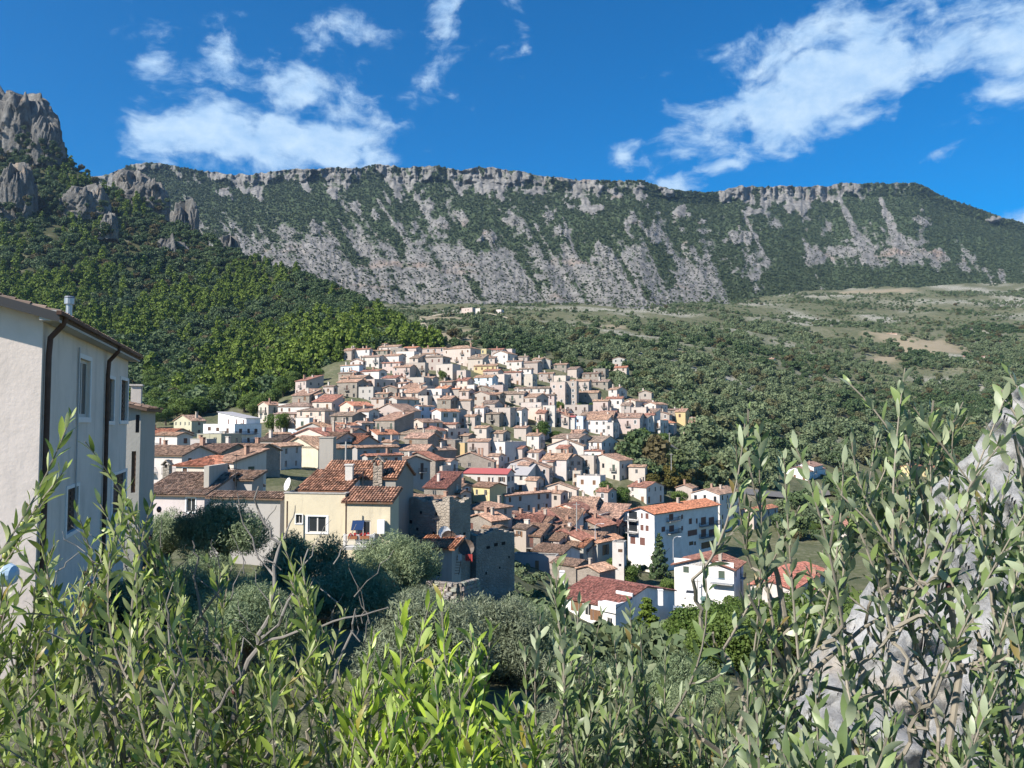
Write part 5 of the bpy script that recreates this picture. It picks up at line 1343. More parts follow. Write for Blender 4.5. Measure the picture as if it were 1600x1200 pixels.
for u0, u1, v, isl in ((1042, 1060, 815, False), (1042, 1060, 834, False), (1093, 1121, 823, False), (1093, 1121, 841, False), (982, 998, 812, True), (982, 998, 831, True)):
    x0, z0 = px_on(apt, u0, v, isl); x1, z1 = px_on(apt, u1, v, isl)
    c_ = (x0 + x1) / 2
    put('balcony', RAIL_MESH, apt, (0, c_, z0) if isl else (c_, 0, z0), -math.pi / 2 if isl else 0, (abs(x1 - x0), 1.2, 1))
# --- white house with dark red roof in front of it
fr = house(1054, 1147, 1162, 889, 936, 62, 'g', 'w', 'R', 'two-storey white house with dark red gabled roof and blue balcony rail', name='gabled_house', Y=146, pitch=17, near=True, chim=1, over=0.55, below=6,
           pxL=[(1068, 1077, 885, 895, 'shut'), (1069, 1077, 869, 873, 'dark'), (1103, 1108, 886, 899, 'shut'), (1123, 1133, 892, 906, 'shut')], winR=True, wcol=(0.74, 0.72, 0.70), rcol=(0.20, 0.105, 0.085))
x0, z0 = px_on(fr, 1112, 909, True); x1, z1 = px_on(fr, 1147, 909, True)
bb_ = MB(); L_ = abs(x1 - x0); c_ = (x0 + x1) / 2
bb_.box((-1.3, c_ - L_ / 2, z0 - 0.16), (0, c_ + L_ / 2, z0))
bb_.build('balcony', M_CONC, fr)
bb_ = MB(); M_BLUE = flat_mat('blue_paint', (0.10, 0.19, 0.32), 0.5)
for k in range(30): y_ = c_ - L_ / 2 + L_ * k / 29; bb_.box((-1.29, y_ - 0.015, z0), (-1.26, y_ + 0.015, z0 + 1.0))
bb_.box((-1.3, c_ - L_ / 2, z0 + 1.0), (-1.25, c_ + L_ / 2, z0 + 1.06))
bb_.build('railing', M_BLUE, fr)
rr = house(1172, 1240, 1290, 921, 950, 55, 'g', 'w', 'R', 'long low white house with red-brown roof behind the olive branches', name='long_house', Y=142, pitch=15, near=True, chim=1, below=6, rcol=(0.30, 0.13, 0.105))
wl = house(1222, 1262, 1290, 737, 751, 55, 'g', 'w', 'D', 'detached white villa with grey-brown roofs standing alone right of the village', name='villa', Y=345, near=True, chim=1, wcol=(0.76, 0.75, 0.74), rcol=(0.22, 0.15, 0.13))
wl2 = house(1240, 1272, 1286, 729, 751, 56, 'g', 'w', 'D', name='wing', Y=352, near=True, chim=1, wcol=(0.76, 0.75, 0.74), rcol=(0.22, 0.15, 0.13)); merge(wl, wl2)
yt = house(1345, 1366, 1412, 728, 746, 48, 'g', 'y', 'O', 'long yellow terrace with orange roof standing alone beyond the white villa', name='terrace_house', Y=430, near=True, chim=2, balc=0.3)
# --- cluster in front of the apartment house
c1_ = house(832, 879, 906, 865, 896, 52, 'e', 'w', 'B', 'white house with wide dark-brown tile roof, taller of the pair above the terrace', name='tiled_house', Y=163, pitch=20, near=True, chim=0, pxL=[(841, 846, 864, 869, 'dark'), (855, 861, 865, 871, 'dark'), (869, 873, 878, 887, 'shut')], winR=False, rcol=(0.22, 0.155, 0.12))
c2_ = house(803, 869, 872, 872, 912, 74, 'f', 'p', 'B', 'flat-roofed pinkish house with wooden door below the dark-brown tile roof', name='flat_roofed_house', Y=158, near=True, chim=0, pxL=[(836, 842, 876, 891, 'door'), (847, 857, 900, 911, 'shut')], doorcol=(0.30, 0.15, 0.05), depth=5)
c3_ = house(798, 833, 864, 846, 880, 50, 'e', 's', 'B', 'stone house with mossy brown tile roof next to the dark ruin', name='tiled_house', Y=176, pitch=20, near=True, chim=0, winL=False, winR=False, rcol=(0.21, 0.16, 0.125))
c4_ = house(906, 934, 973, 848, 882, 48, 'g', 'g', 'P', 'grey house with terracotta roof and tall shutter in its dark side', name='tiled_house', Y=172, pitch=16, near=True, chim=1, pxR=[(944, 949, 851, 867, 'open')], winL=False, rcol=(0.36, 0.215, 0.15))
c5_ = house(957, 975, 979, 851, 898, 70, 'f', 'w', 'B', 'narrow white flat-roofed block between the terracotta roof and the trees', name='flat_roofed_house', Y=166, near=True, chim=0, pxL=[(966, 973, 858, 863, 'shut'), (967, 971, 881, 885, 'dark')])
c6_ = house(862, 900, 924, 884, 905, 48, 'e', 's', 'B', 'low stone house with sagging brown roof behind the white chimney', name='tiled_house', Y=152, pitch=18, near=True, chim=0, winL=False, rcol=(0.26, 0.19, 0.15))
# --- church and white block on the left of the village
ch = house(436, 497, 553, 701, 724, 62, 'g', 'c', 'B', 'cream church with pointed gable, arched doorway and long tiled nave roof', name='church', cat='church', Y=172, pitch=24, near=True, chim=0, pxL=[(463, 470, 690, 697, 'pane')], winR=True, wcol=(0.62, 0.545, 0.41), rcol=(0.29, 0.205, 0.155), door=False)
ad = MB(); s_ = ch['_s']
for k in range(9):
    a0_, a1_ = math.pi * k / 9, math.pi * (k + 1) / 9
    for r0, r1, x_, mi in ((0.75, 1.0, -0.08, 0), (0.0, 0.75, -0.02, 1)):
        ad.face([(x_, s_ / 2 + math.cos(a0_) * r0, 1.7 + math.sin(a0_) * r0), (x_, s_ / 2 + math.cos(a0_) * r1, 1.7 + math.sin(a0_) * r1), (x_, s_ / 2 + math.cos(a1_) * r1, 1.7 + math.sin(a1_) * r1), (x_, s_ / 2 + math.cos(a1_) * r0, 1.7 + math.sin(a1_) * r0)], None, mi)
ad.box((-0.02, s_ / 2 - 0.75, 0), (-0.002, s_ / 2 + 0.75, 1.7), 1); ad.box((-0.08, s_ / 2 - 1.0, 0), (-0.003, s_ / 2 - 0.751, 1.7), 0); ad.box((-0.08, s_ / 2 + 0.751, 0), (-0.003, s_ / 2 + 1.0, 1.7), 0)
ad.build('arched_door', [M_WHITE, M_OPENING_SHADE], ch)  # doorway infill is a flat dark face, its inner shade painted
wa = house(317, 366, 408, 665, 700, 55, 'f', 'w', 'B', 'white three-storey apartment block with brown shutters and balconies at the wood edge', name='apartment_house', cat='building', Y=232, near=True, chim=1, below=8,
           pxL=[(324, 329, 667, 673, 'shut'), (337, 342, 668, 674, 'shut'), (353, 357, 669, 678, 'shut'), (354, 359, 684, 692, 'shut')], pxR=[(373, 378, 670, 677, 'shut'), (386, 390, 670, 677, 'shut'), (397, 402, 670, 676, 'shut'), (372, 378, 684, 691, 'shut'), (386, 390, 684, 691, 'shut')], wcol=(0.78, 0.77, 0.76), sur=False)
wa2 = house(340, 384, 406, 653, 700, 55, 'r', 'w', 'G', name='wing', Y=238, near=True, chim=0, below=2, pitch=8, pxL=[(355, 357, 655, 663, 'shut'), (368, 370, 655, 663, 'shut'), (379, 381, 656, 664, 'shut')], winR=False, wcol=(0.78, 0.77, 0.76)); merge(wa, wa2)
for u0, u1, v, isl in ((347, 365, 678, True), (347, 365, 693, True), (368, 397, 679, False), (368, 397, 692, False)):
    x0, z0 = px_on(wa, u0, v, isl); x1, z1 = px_on(wa, u1, v, isl); c_ = (x0 + x1) / 2
    put('balcony', RAIL_MESH, wa, (0, c_, z0) if isl else (c_, 0, z0), -math.pi / 2 if isl else 0, (abs(x1 - x0), 1.2, 1))
for o in bpy.data.objects:
    for k in ('_s', '_t', '_H', '_Y', '_c', '_uv', '_far'):
        if k in o.keys(): del o[k]

# --- lane, retaining wall and lamps on the right of the village
def ribbon(name, mat, pts, width, lift=0.12):
    V, Fq = [], []
    P = [at(u, float(v), float(ground_Y(u, v))) for u, v in pts]
    Q = []
    for a_, b_ in zip(P, P[1:]):
        for k in range(10): Q.append(a_.lerp(b_, k / 10))
    Q.append(P[-1])
    for i, p in enumerate(Q):
        d_ = (Q[min(i + 1, len(Q) - 1)] - Q[max(i - 1, 0)]); d_.z = 0; d_.normalize(); n_ = Vector((d_.y, -d_.x, 0))
        for sg in (-1, 0, 1):
            q = p + n_ * sg * width / 2
            V.append((q.x, q.y, float(ground_z(q.x, q.y)) + lift + 0.5 * (abs(sg) == 0) * 0.1))
    for i in range(len(Q) - 1):
        for k in (0, 1): Fq.append((i * 3 + k, i * 3 + k + 1, i * 3 + k + 4, i * 3 + k + 3))
    return link(name, mesh_np(name, V, Fq, mat, True), kind='structure')
M_ROAD = flat_mat('worn_asphalt', (0.16, 0.155, 0.15), 0.95, 0.1, 0, 0.25)
M_TRACK = flat_mat('dirt_track', (0.36, 0.31, 0.23), 0.95, 0.1, 0, 0.25)
ribbon('road', M_ROAD, [(1062, 700), (1045, 735), (1040, 752), (1130, 765), (1220, 775), (1330, 768), (1450, 772)], 6.0, 0.5)
ribbon('path', M_TRACK, [(650, 540), (668, 520), (655, 500), (690, 492), (760, 490), (800, 500)], 5.0, 1.0)
ribbon('lane', M_ROAD, [(1040, 905), (1010, 880), (985, 850), (975, 815)], 3.5, 0.5)
stone_wall('long grey retaining wall below the last houses of the village', [(968, 706), (1010, 708), (1040, 716), (1080, 722)], [285, 284, 283, 286], 5.0, seed=8, st=1.4)
def lamp(u, v0, v1, Y, label, bend=1):
    a_, b_ = at(u, v1, Y), at(u, v0, Y); m_ = MB(); h = b_.z - a_.z
    root = link('street_lamp', None, None, a_, label=label, cat='street lamp', group='street lamps')
    m_.tube([(0, 0, -1), (0, 0, h * 0.8), (bend * 0.3, 0, h * 0.94), (bend * 1.0, 0, h), (bend * 1.5, 0, h * 0.99)], [0.09, 0.07, 0.06, 0.05, 0.05], 7); m_.build('post', M_GREYSHEET, root)
    m_ = MB(); m_.box((bend * 1.5 - 0.35, -0.14, h * 0.97), (bend * 1.5 + 0.35, 0.14, h * 1.0)); m_.build('lamp_head', M_WHITE, root)
lamp(930, 818, 836, 160, 'curved street lamp beside the coral-roofed house')
lamp(1052, 838, 868, 178, 'curved street lamp before the four-storey apartment house')
lamp(983, 698, 720, 280, 'street lamp above the long retaining wall', -1)
def pole(u, v0, v1, Y, label):
    a_, b_ = at(u, v1, Y), at(u, v0, Y); m_ = MB(); m_.tube([(0, 0, -1), (0, 0, b_.z - a_.z)], [0.14, 0.10], 7); m_.box((-0.7, -0.05, b_.z - a_.z - 0.5), (0.7, 0.05, b_.z - a_.z - 0.38))
    o = m_.build('utility_pole', M_CONC, None); o.location = a_; o['label'] = label; o['category'] = 'pole'; o['group'] = 'utility poles'
pole(1046, 676, 700, 286, 'utility pole where the road leaves the village'); pole(1049, 708, 740, 262, 'utility pole on the terraces under the long retaining wall'); pole(1090, 905, 938, 148, 'pale utility pole before the white gabled house')
pole(540, 690, 745, 100, 'tall thin pole rising behind the yellow house roof'); pole(901, 785, 822, 170, 'thin pole in front of the coral-roofed house')
# --- cars in the hollow
def car(u, v, Y, rz, col, label):
    root = link('parked_car', None, None, at(u, v, Y), label=label, cat='car', group='cars parked in the hollow'); root.rotation_euler = (0, 0, rz)
    b = MB()
    prof = [(-2.0, 0.35), (-2.02, 0.75), (-1.75, 0.92), (-1.0, 0.98), (-0.35, 1.42), (0.95, 1.45), (1.75, 1.0), (2.0, 0.85), (2.02, 0.35)]
    for s_ in (-0.82, 0.82):
        q = [(x, s_, z) for x, z in prof]; b.face(q if s_ < 0 else q[::-1])
    for (x0, z0), (x1, z1) in zip(prof, prof[1:] + prof[:1]): b.face([(x0, 0.82, z0), (x1, 0.82, z1), (x1, -0.82, z1), (x0, -0.82, z0)])
    b.build('body', M_SHUT, root, col)
    g_ = MB()
    for s_ in (-0.825, 0.825): g_.face([(-0.85, s_, 1.0), (1.55, s_, 1.02), (0.9, s_, 1.38), (-0.32, s_, 1.36)])
    g_.face([(-0.96, 0.7, 1.02), (-0.40, 0.65, 1.39), (-0.40, -0.65, 1.39), (-0.96, -0.7, 1.02)]); g_.face([(1.02, 0.65, 1.43), (1.72, 0.7, 1.04), (1.72, -0.7, 1.04), (1.02, -0.65, 1.43)])
    g_.v = [(x, y, z + 0.015) for x, y, z in g_.v]
    g_.build('windows', M_GLASS, root)
    for x in (-1.25, 1.25):
        for y in (-0.8, 0.8):
            w_ = MB(); w_.tube([(x, y - 0.1, 0.32), (x, y + 0.1, 0.32)], 0.32, 12); w_.build('wheel', M_IRON, root)
car(1079, 934, 142, 1.2, (0.72, 0.72, 0.72), 'white car parked before the white gabled house'); car(1060, 962, 132, 1.4, (0.25, 0.3, 0.36), 'blue-grey car parked behind the red-roofed white house'); car(1140, 768, 262, 0.2, (0.6, 0.6, 0.6), 'pale car parked on the road beyond the apartment houses')
# --- trees in the village gardens, each a known one
def gtree(kind, u, v, px_w, label, Y=None, variant=None):
    Y = Y or float(ground_Y(u, v)); p = at(u, v, Y); p.z -= 0.3
    return tree(kind, p, px_w / 2 / F * Y, label, 'trees in the village gardens', variant=variant)
G = [('broadleaf_tree', 846, 688, 34, 'bright green tree between the flats in mid village'), ('broadleaf_tree', 868, 690, 22, 'small round tree beside the bright green one in mid village'), ('broadleaf_tree', 692, 592, 16, 'round tree beside the yellow cube house'), ('broadleaf_tree', 720, 598, 14, 'small tree behind the cream cube house'),
     ('broadleaf_tree', 925, 640, 14, 'dark cypress-like tree above the white flat house'), ('broadleaf_tree', 905, 644, 16, 'tree in the garden under the balconied tower'), ('broadleaf_tree', 876, 640, 16, 'tree under the pink tower house'), ('broadleaf_tree', 948, 784, 36, 'dense tree beside the white flat-roofed house'),
     ('broadleaf_tree', 974, 790, 34, 'broad tree left of the pink-roofed white house'), ('broadleaf_tree', 1005, 705, 40, 'large dark tree below the last village houses'), ('broadleaf_tree', 1035, 698, 28, 'dark tree at the bend of the road'), ('broadleaf_tree', 985, 705, 26, 'tree below the balconied white house'),
     ('broadleaf_tree', 937, 836, 22, 'autumn-brown tree beside the coral-roofed house'), ('conifer', 1030, 905, 46, 'green conical tree before the four-storey apartment house'), ('broadleaf_tree', 1046, 932, 36, 'bright green bushy tree below the apartment house'), ('broadleaf_tree', 985, 855, 30, 'dark tree at the shaded foot of the apartment house'),
     ('broadleaf_tree', 1062, 790, 30, 'tree between the white gabled houses'), ('broadleaf_tree', 965, 905, 44, 'dark tree beside the narrow white block'), ('broadleaf_tree', 985, 915, 40, 'tree on the bank above the red-roofed house'), ('broadleaf_tree', 890, 905, 30, 'small tree behind the white chimney'),
     ('broadleaf_tree', 1085, 985, 34, 'leafy tree right of the grey end wall'), ('broadleaf_tree', 1150, 968, 44, 'sunlit shrubby tree under the blue balcony'), ('broadleaf_tree', 1112, 985, 40, 'round green tree below the white gabled house'),
     ('broadleaf_tree', 425, 672, 30, 'round dark tree left of the pink hip-roofed house'), ('broadleaf_tree', 440, 674, 34, 'wide dark tree next to the pink hip-roofed house'), ('broadleaf_tree', 300, 725, 22, 'small green tree among the brown tile roofs'), ('broadleaf_tree', 560, 612, 14, 'small tree beside the grey flat wall'), ('broadleaf_tree', 540, 612, 16, 'tree at the wood edge beside the blue-white house')]
for k, (kind, u, v, w, lab) in enumerate(G): gtree(kind, u, v, w, lab)
for k in range(46):                                  # plane trees turning yellow along the road, and trees at the wood edge
    u, v = random.uniform(1010, 1135), random.uniform(742, 768)
    p = at(u, v, float(ground_Y(u, v)))
    if clear_of_houses(p.x, p.y, 1.0): tree('plane_tree', p, random.uniform(2.0, 3.2), 'yellowing tree in the row along the road behind the apartment house', 'yellowing trees along the road')
for k in range(150):
    u, v = random.uniform(225, 560), random.uniform(590, 690)
    if not inside_poly(u, v, [(200, 690), (280, 655), (400, 660), (430, 640), (455, 615), (530, 600), (530, 560), (200, 560)]): continue
    p = at(u, v, float(ground_Y(u, v)))
    if clear_of_houses(p.x, p.y, 2.0): tree('broadleaf_tree', p, random.uniform(3.0, 4.8), 'leafy tree at the edge of the wood behind the village roofs', 'trees at the wood edge')

hol = 0
for k in range(900):                                 # the leafy hollow round the red-roofed house and beyond
    u, v = random.uniform(985, 1330), random.uniform(800, 1060)
    if not inside_poly(u, v, [(1075, 1060), (1078, 992), (1180, 985), (1190, 965), (1310, 955), (1300, 850), (1220, 835), (1225, 810), (1330, 800), (1330, 1060)]): continue
    p = at(u, v, float(ground_Y(u, v)))
    if clear_of_houses(p.x, p.y, 1.6) and hol < 80:
        hol += 1
        tree('garden_tree', p, random.uniform(1.1, 1.9), 'leafy garden tree in the hollow among the white houses', 'garden trees in the hollow')

nbush = 0
for k in range(600):                                 # bushes on the bank between the ruins and the red-roofed house
    u, v = random.uniform(800, 1070), random.uniform(880, 1050)
    if 868 < u < 1062 and 908 < v < 1022: continue
    p = at(u, v, float(ground_Y(u, v)))
    if clear_of_houses(p.x, p.y, 1.0) and nbush < 60:
        nbush += 1
        tree('bush', p, random.uniform(0.9, 1.8), 'low green bush on the bank round the red-roofed house', 'bushes on the bank', name='bush', cat='bush')
# ================================================================== OLIVES BETWEEN THE VIEWER AND THE VILLAGE
M_OLIVE_MID = leaf_mat('olive_leaves_mid', (0.115, 0.170, 0.085), (0.310, 0.370, 0.205), 0.35, 0.5, 0.3)
M_OLIVE_GREY = leaf_mat('olive_leaves_grey', (0.120, 0.150, 0.090), (0.310, 0.345, 0.225), 0.3, 0.5, 0.3)
M_CREEP = leaf_mat('sunlit_creeper', (0.07, 0.13, 0.02), (0.21, 0.30, 0.05), 0.3)
def big_olive_mesh(seed, n, mat, leaf=0.16):
    rg = np.random.default_rng(seed)
    C, Rr = [], []
    for k in range(34):
        d = rg.normal(0, 1, 3); d /= np.linalg.norm(d); d[2] = abs(d[2]) * 0.9 - 0.2
        C.append(np.array([0, 0, 0.8]) + d * np.array([0.74, 0.74, 0.72]) * rg.uniform(0.55, 1.05)); Rr.append(rg.uniform(0.16, 0.32))
    C, Rr = np.array(C), np.array(Rr)
    i = rg.choice(len(C), n, p=Rr ** 2 / (Rr ** 2).sum())
    d = rg.normal(0, 1, (n, 3)); d /= np.linalg.norm(d, axis=1, keepdims=True)
    P = C[i] + d * (Rr[i] * rg.uniform(0.45, 1.15, n) ** 0.7)[:, None]
    N_ = d * 0.6 + np.array([0, 0, 0.35]) + rg.normal(0, 0.5, (n, 3)); N_ /= np.linalg.norm(N_, axis=1, keepdims=True)
    A = d + np.array([0, 0, 0.9]) + rg.normal(0, 0.55, (n, 3)); A -= N_ * (A * N_).sum(1, keepdims=True); A /= np.linalg.norm(A, axis=1, keepdims=True)
    B = np.cross(N_, A); L = (leaf * rg.uniform(0.6, 1.3, n))[:, None] * 0.5
    V = np.stack([P - A * L, P + B * L * 0.22, P + A * L, P - B * L * 0.22], 1).reshape(-1, 3)
    return mesh_np('crown', V, np.arange(n * 4).reshape(n, 4), mat)
BIGO = [big_olive_mesh(71 + k, 26000, M_OLIVE_MID, 0.068) for k in range(2)] + [big_olive_mesh(77, 26000, M_OLIVE_GREY, 0.075)]
BIGT = trunk_mesh(1.0, 0.10, 9)
def big_olive(u, v, w, Y, which, label):
    r = w / F * Y; p = at(u, v, Y)                     # u, v: middle of the crown
    root = link('olive_tree', None, None, p - Vector((0, 0, r * 0.95)))
    root.scale = (r, r, r * 1.05); root.rotation_euler = (0, 0, random.uniform(0, 6.28))
    root['label'] = label; root['category'] = 'tree'; root['group'] = 'olive trees below the viewpoint'
    link('trunk', BIGT, root); link('crown', BIGO[which], root)
for a in [(262, 836, 66, 50, 0, 'dark olive tree next to the grey house behind the pink one'), (352, 828, 90, 46, 1, 'wide dark olive tree in front of the low white tiled house'), (318, 905, 70, 40, 0, 'dark olive tree filling the corner below the pink house'),
          (474, 885, 96, 40, 1, 'dark olive tree below the small window of the yellow house'), (405, 940, 70, 36, 0, 'dark olive tree low behind the dead grey branches'), (618, 880, 84, 44, 0, 'large round dark olive tree right before the balcony'), (545, 925, 90, 38, 1, 'dark olive tree in front of the round one at the balcony'),
          (640, 990, 78, 33, 0, 'shadowy olive tree above the bright middle shoots'), (752, 1015, 76, 36, 2, 'grey-green olive tree under the garden wall'), (822, 1005, 84, 34, 2, 'pale grey-green olive tree before the tower ruin'), (905, 1075, 76, 28, 2, 'grey-green olive tree before the long red-roofed house'),
          (770, 1110, 90, 26, 1, 'low dark olive tree at the foot of the pale ones'), (985, 1095, 66, 25, 2, 'grey-green olive tree in front of the grey end wall'), (500, 1070, 84, 28, 0, 'dark olive tree deep below the left shrub'), (620, 1120, 90, 22, 1, 'dark olive tree under the bright middle shoots'),
          (1075, 1110, 70, 22, 0, 'dark olive tree left of the pale rock'), (215, 960, 80, 32, 0, 'dark olive tree hidden behind the left shrub'), (880, 1160, 80, 18, 2, 'grey-green olive tree at the bottom edge of the view')]:
    big_olive(*a)
for a in [(868, 1072, 62, 38, 2, 'grey-green olive tree at the near corner of the red-roofed house'), (930, 1082, 58, 36, 2, 'grey-green olive tree under the shutters of the red-roofed house'), (1000, 1092, 60, 34, 2, 'pale olive tree below the grey end wall'), (1062, 1078, 54, 36, 1, 'dark olive tree between the fir and the spruce'), (780, 1060, 70, 30, 2, 'pale olive tree between the tower ruin and the bright shoots')]: big_olive(*a)
spots = sorted((random.uniform(140, 1150), random.uniform(17, 46)) for _ in range(26))
for k, (u, Y) in enumerate(spots):                   # the grove goes on down the slope under the viewpoint
    v = float(ground_v(u, Y)) - random.uniform(40, 62) * 30 / Y
    if u > 850: v = max(v, 1085)
    big_olive(u, v, random.uniform(62, 84) * 30 / Y, Y, random.choice((0, 1, 2)), f'olive tree low on the slope under the viewpoint, {ORD[k]} from left in that grove')
sp_ = link('blue_spruce', None, None, at(1105, 1055, 60) , label='blue-green spruce standing right of the grey end wall', cat='tree'); sp_.scale = (2.6, 2.6, 1.9)
M_SPR = leaf_mat('blue_spruce_needles', (0.05, 0.10, 0.09), (0.13, 0.21, 0.19), 0.1)
link('trunk', trunk_mesh(2.6, 0.06, 12), sp_); link('crown', crown_mesh('crown', 'cone', 5200, 0.10, 88, M_SPR), sp_)
fir_ = link('dark_fir', None, None, at(1012, 1040, 70), label='dark green fir in front of the grey end wall', cat='tree'); fir_.scale = (3.0, 3.0, 1.9)
link('trunk', trunk_mesh(2.6, 0.06, 13), fir_); link('crown', crown_mesh('crown', 'cone', 4200, 0.11, 89, M_PINE), fir_)

# ================================================================== NEAR OLIVE SHOOTS
def near_leaf_mat(name, top, under, spec=0.45):
    m = bpy.data.materials.new(name); m.use_nodes = True
    nt = m.node_tree; nt.nodes.clear()
    g = nd(nt, 'ShaderNodeNewGeometry')
    rnd = math_n(nt, 'FRACT', math_n(nt, 'ADD', g.outputs['Random Per Island'], obj_rand(nt)), 0)
    t_ = mix(nt, rnd, tuple(q * 0.5 for q in top), (top[0] * 1.9, top[1] * 1.6, top[2] * 1.3))
    u_ = mix(nt, rnd, tuple(q * 0.8 for q in under), tuple(q * 1.15 for q in under))
    t_ = mix(nt, ramp(nt, rnd, [(0.955, (0, 0, 0)), (0.97, (0.8, 0.8, 0.8))]), t_, (0.22, 0.12, 0.04))
    c_ = mix(nt, g.outputs['Backfacing'], t_, u_)
    c_ = mix(nt, math_n(nt, 'MULTIPLY', noise(nt, g.outputs['Position'], 60.0, 3), 0.35), c_, tuple(q * 0.6 for q in top))
    b = nd(nt, 'ShaderNodeBsdfPrincipled', None, {'Base Color': c_, 'Roughness': 0.42, 'Specular IOR Level': spec})
    tr = nd(nt, 'ShaderNodeBsdfTranslucent', None, {0: mix(nt, 0.5, c_, tuple(min(1, q * 2.2) for q in top))})
    mx = nd(nt, 'ShaderNodeMixShader', None, {0: 0.22, 1: b.outputs[0], 2: tr.outputs[0]})
    out = nd(nt, 'ShaderNodeOutputMaterial'); nt.links.new(mx.outputs[0], out.inputs[0])
    return m
M_LEAF_L = near_leaf_mat('near_olive_leaf_green', (0.155, 0.235, 0.045), (0.46, 0.50, 0.24))
M_LEAF_C = near_leaf_mat('near_olive_leaf_bright', (0.215, 0.335, 0.040), (0.46, 0.56, 0.18))
M_LEAF_R = near_leaf_mat('near_olive_leaf_grey', (0.120, 0.190, 0.075), (0.41, 0.46, 0.30))
M_TWIG = flat_mat('olive_twig_bark', (0.23, 0.205, 0.165), 0.9, 0.1, 0, 0.35)
M_DEAD = flat_mat('dead_grey_wood', (0.20, 0.185, 0.17), 0.95, 0.1, 0, 0.35)
M_FRUIT = color_mat('olive_fruit', 0.35, 0.5, 0.05)
# one leaf: long lens shape, folded along the midrib and slightly curled; length 1 along +x, top face +z
def leaf_arrays(wd, curl=-0.10, twist=0.0, side_=0.0):
    xs = [0.0, 0.12, 0.38, 0.66, 0.88, 1.0]; ws = [0.02, 0.55, 1.0, 0.9, 0.45, 0.0]
    V = []
    for x, w in zip(xs, ws):
        z0 = curl * (x - 0.3) ** 2 + 0.0; y0 = side_ * x * x; tw = twist * x
        for q in (-1, 0, 1): V.append((x, y0 + q * w * wd / 2 * math.cos(tw), z0 + abs(q) * 0.018 * w + q * w * wd / 2 * math.sin(tw)))
    Fc = []
    for i in range(5):
        a = i * 3
        Fc += [(a, a + 3, a + 4, a + 1), (a + 1, a + 4, a + 5, a + 2)]
    return np.array(V), np.array(Fc)
def shoot_leaves(rg, path, lens, gap, ll, out, spread=0.88, bare=0.0):
    """Opposite leaf pairs up a twig; appends (base, dir, normal, length)."""
    L = np.concatenate([[0], np.cumsum(lens)]); tot = L[-1]
    d = bare * tot; a = rg.uniform(0, 6.28)
    while d < tot:
        k = min(np.searchsorted(L, d, side='right') - 1, len(path) - 2); f = (d - L[k]) / max(lens[k], 1e-6)
        p = path[k] * (1 - f) + path[k + 1] * f; t = path[k + 1] - path[k]; t /= np.linalg.norm(t)
        q = np.cross(t, [0.3, 1, 0.2]); q /= np.linalg.norm(q); r = np.cross(t, q)
        for sgn in (0, math.pi):
            an = a + sgn + rg.normal(0, 0.25); o = q * math.cos(an) + r * math.sin(an)
            sp = spread * rg.uniform(0.55, 1.25) * (0.55 + 0.45 * (1 - d / tot))
            dr = t * math.cos(sp) + o * math.sin(sp) + np.array([0, 0, 0.12]); dr /= np.linalg.norm(dr)
            n = o * -math.cos(sp) + t * math.sin(sp) + rg.normal(0, 0.55, 3); n -= dr * n.dot(dr); n /= np.linalg.norm(n) + 1e-9
            out.append((p, dr, n, ll * rg.uniform(0.7, 1.15) * (0.65 + 0.35 * min(1, (tot - d) / (0.12 * tot + 1e-6)))))
        a += 1.57 + rg.normal(0, 0.3); d += gap * rg.uniform(0.75, 1.3)
def bez(p0, p1, p2, n=9):
    t = np.linspace(0, 1, n)[:, None]
    return (1 - t) ** 2 * p0 + 2 * t * (1 - t) * p1 + t ** 2 * p2
def npat(u, v, Y): return np.array(at(u, v, Y))
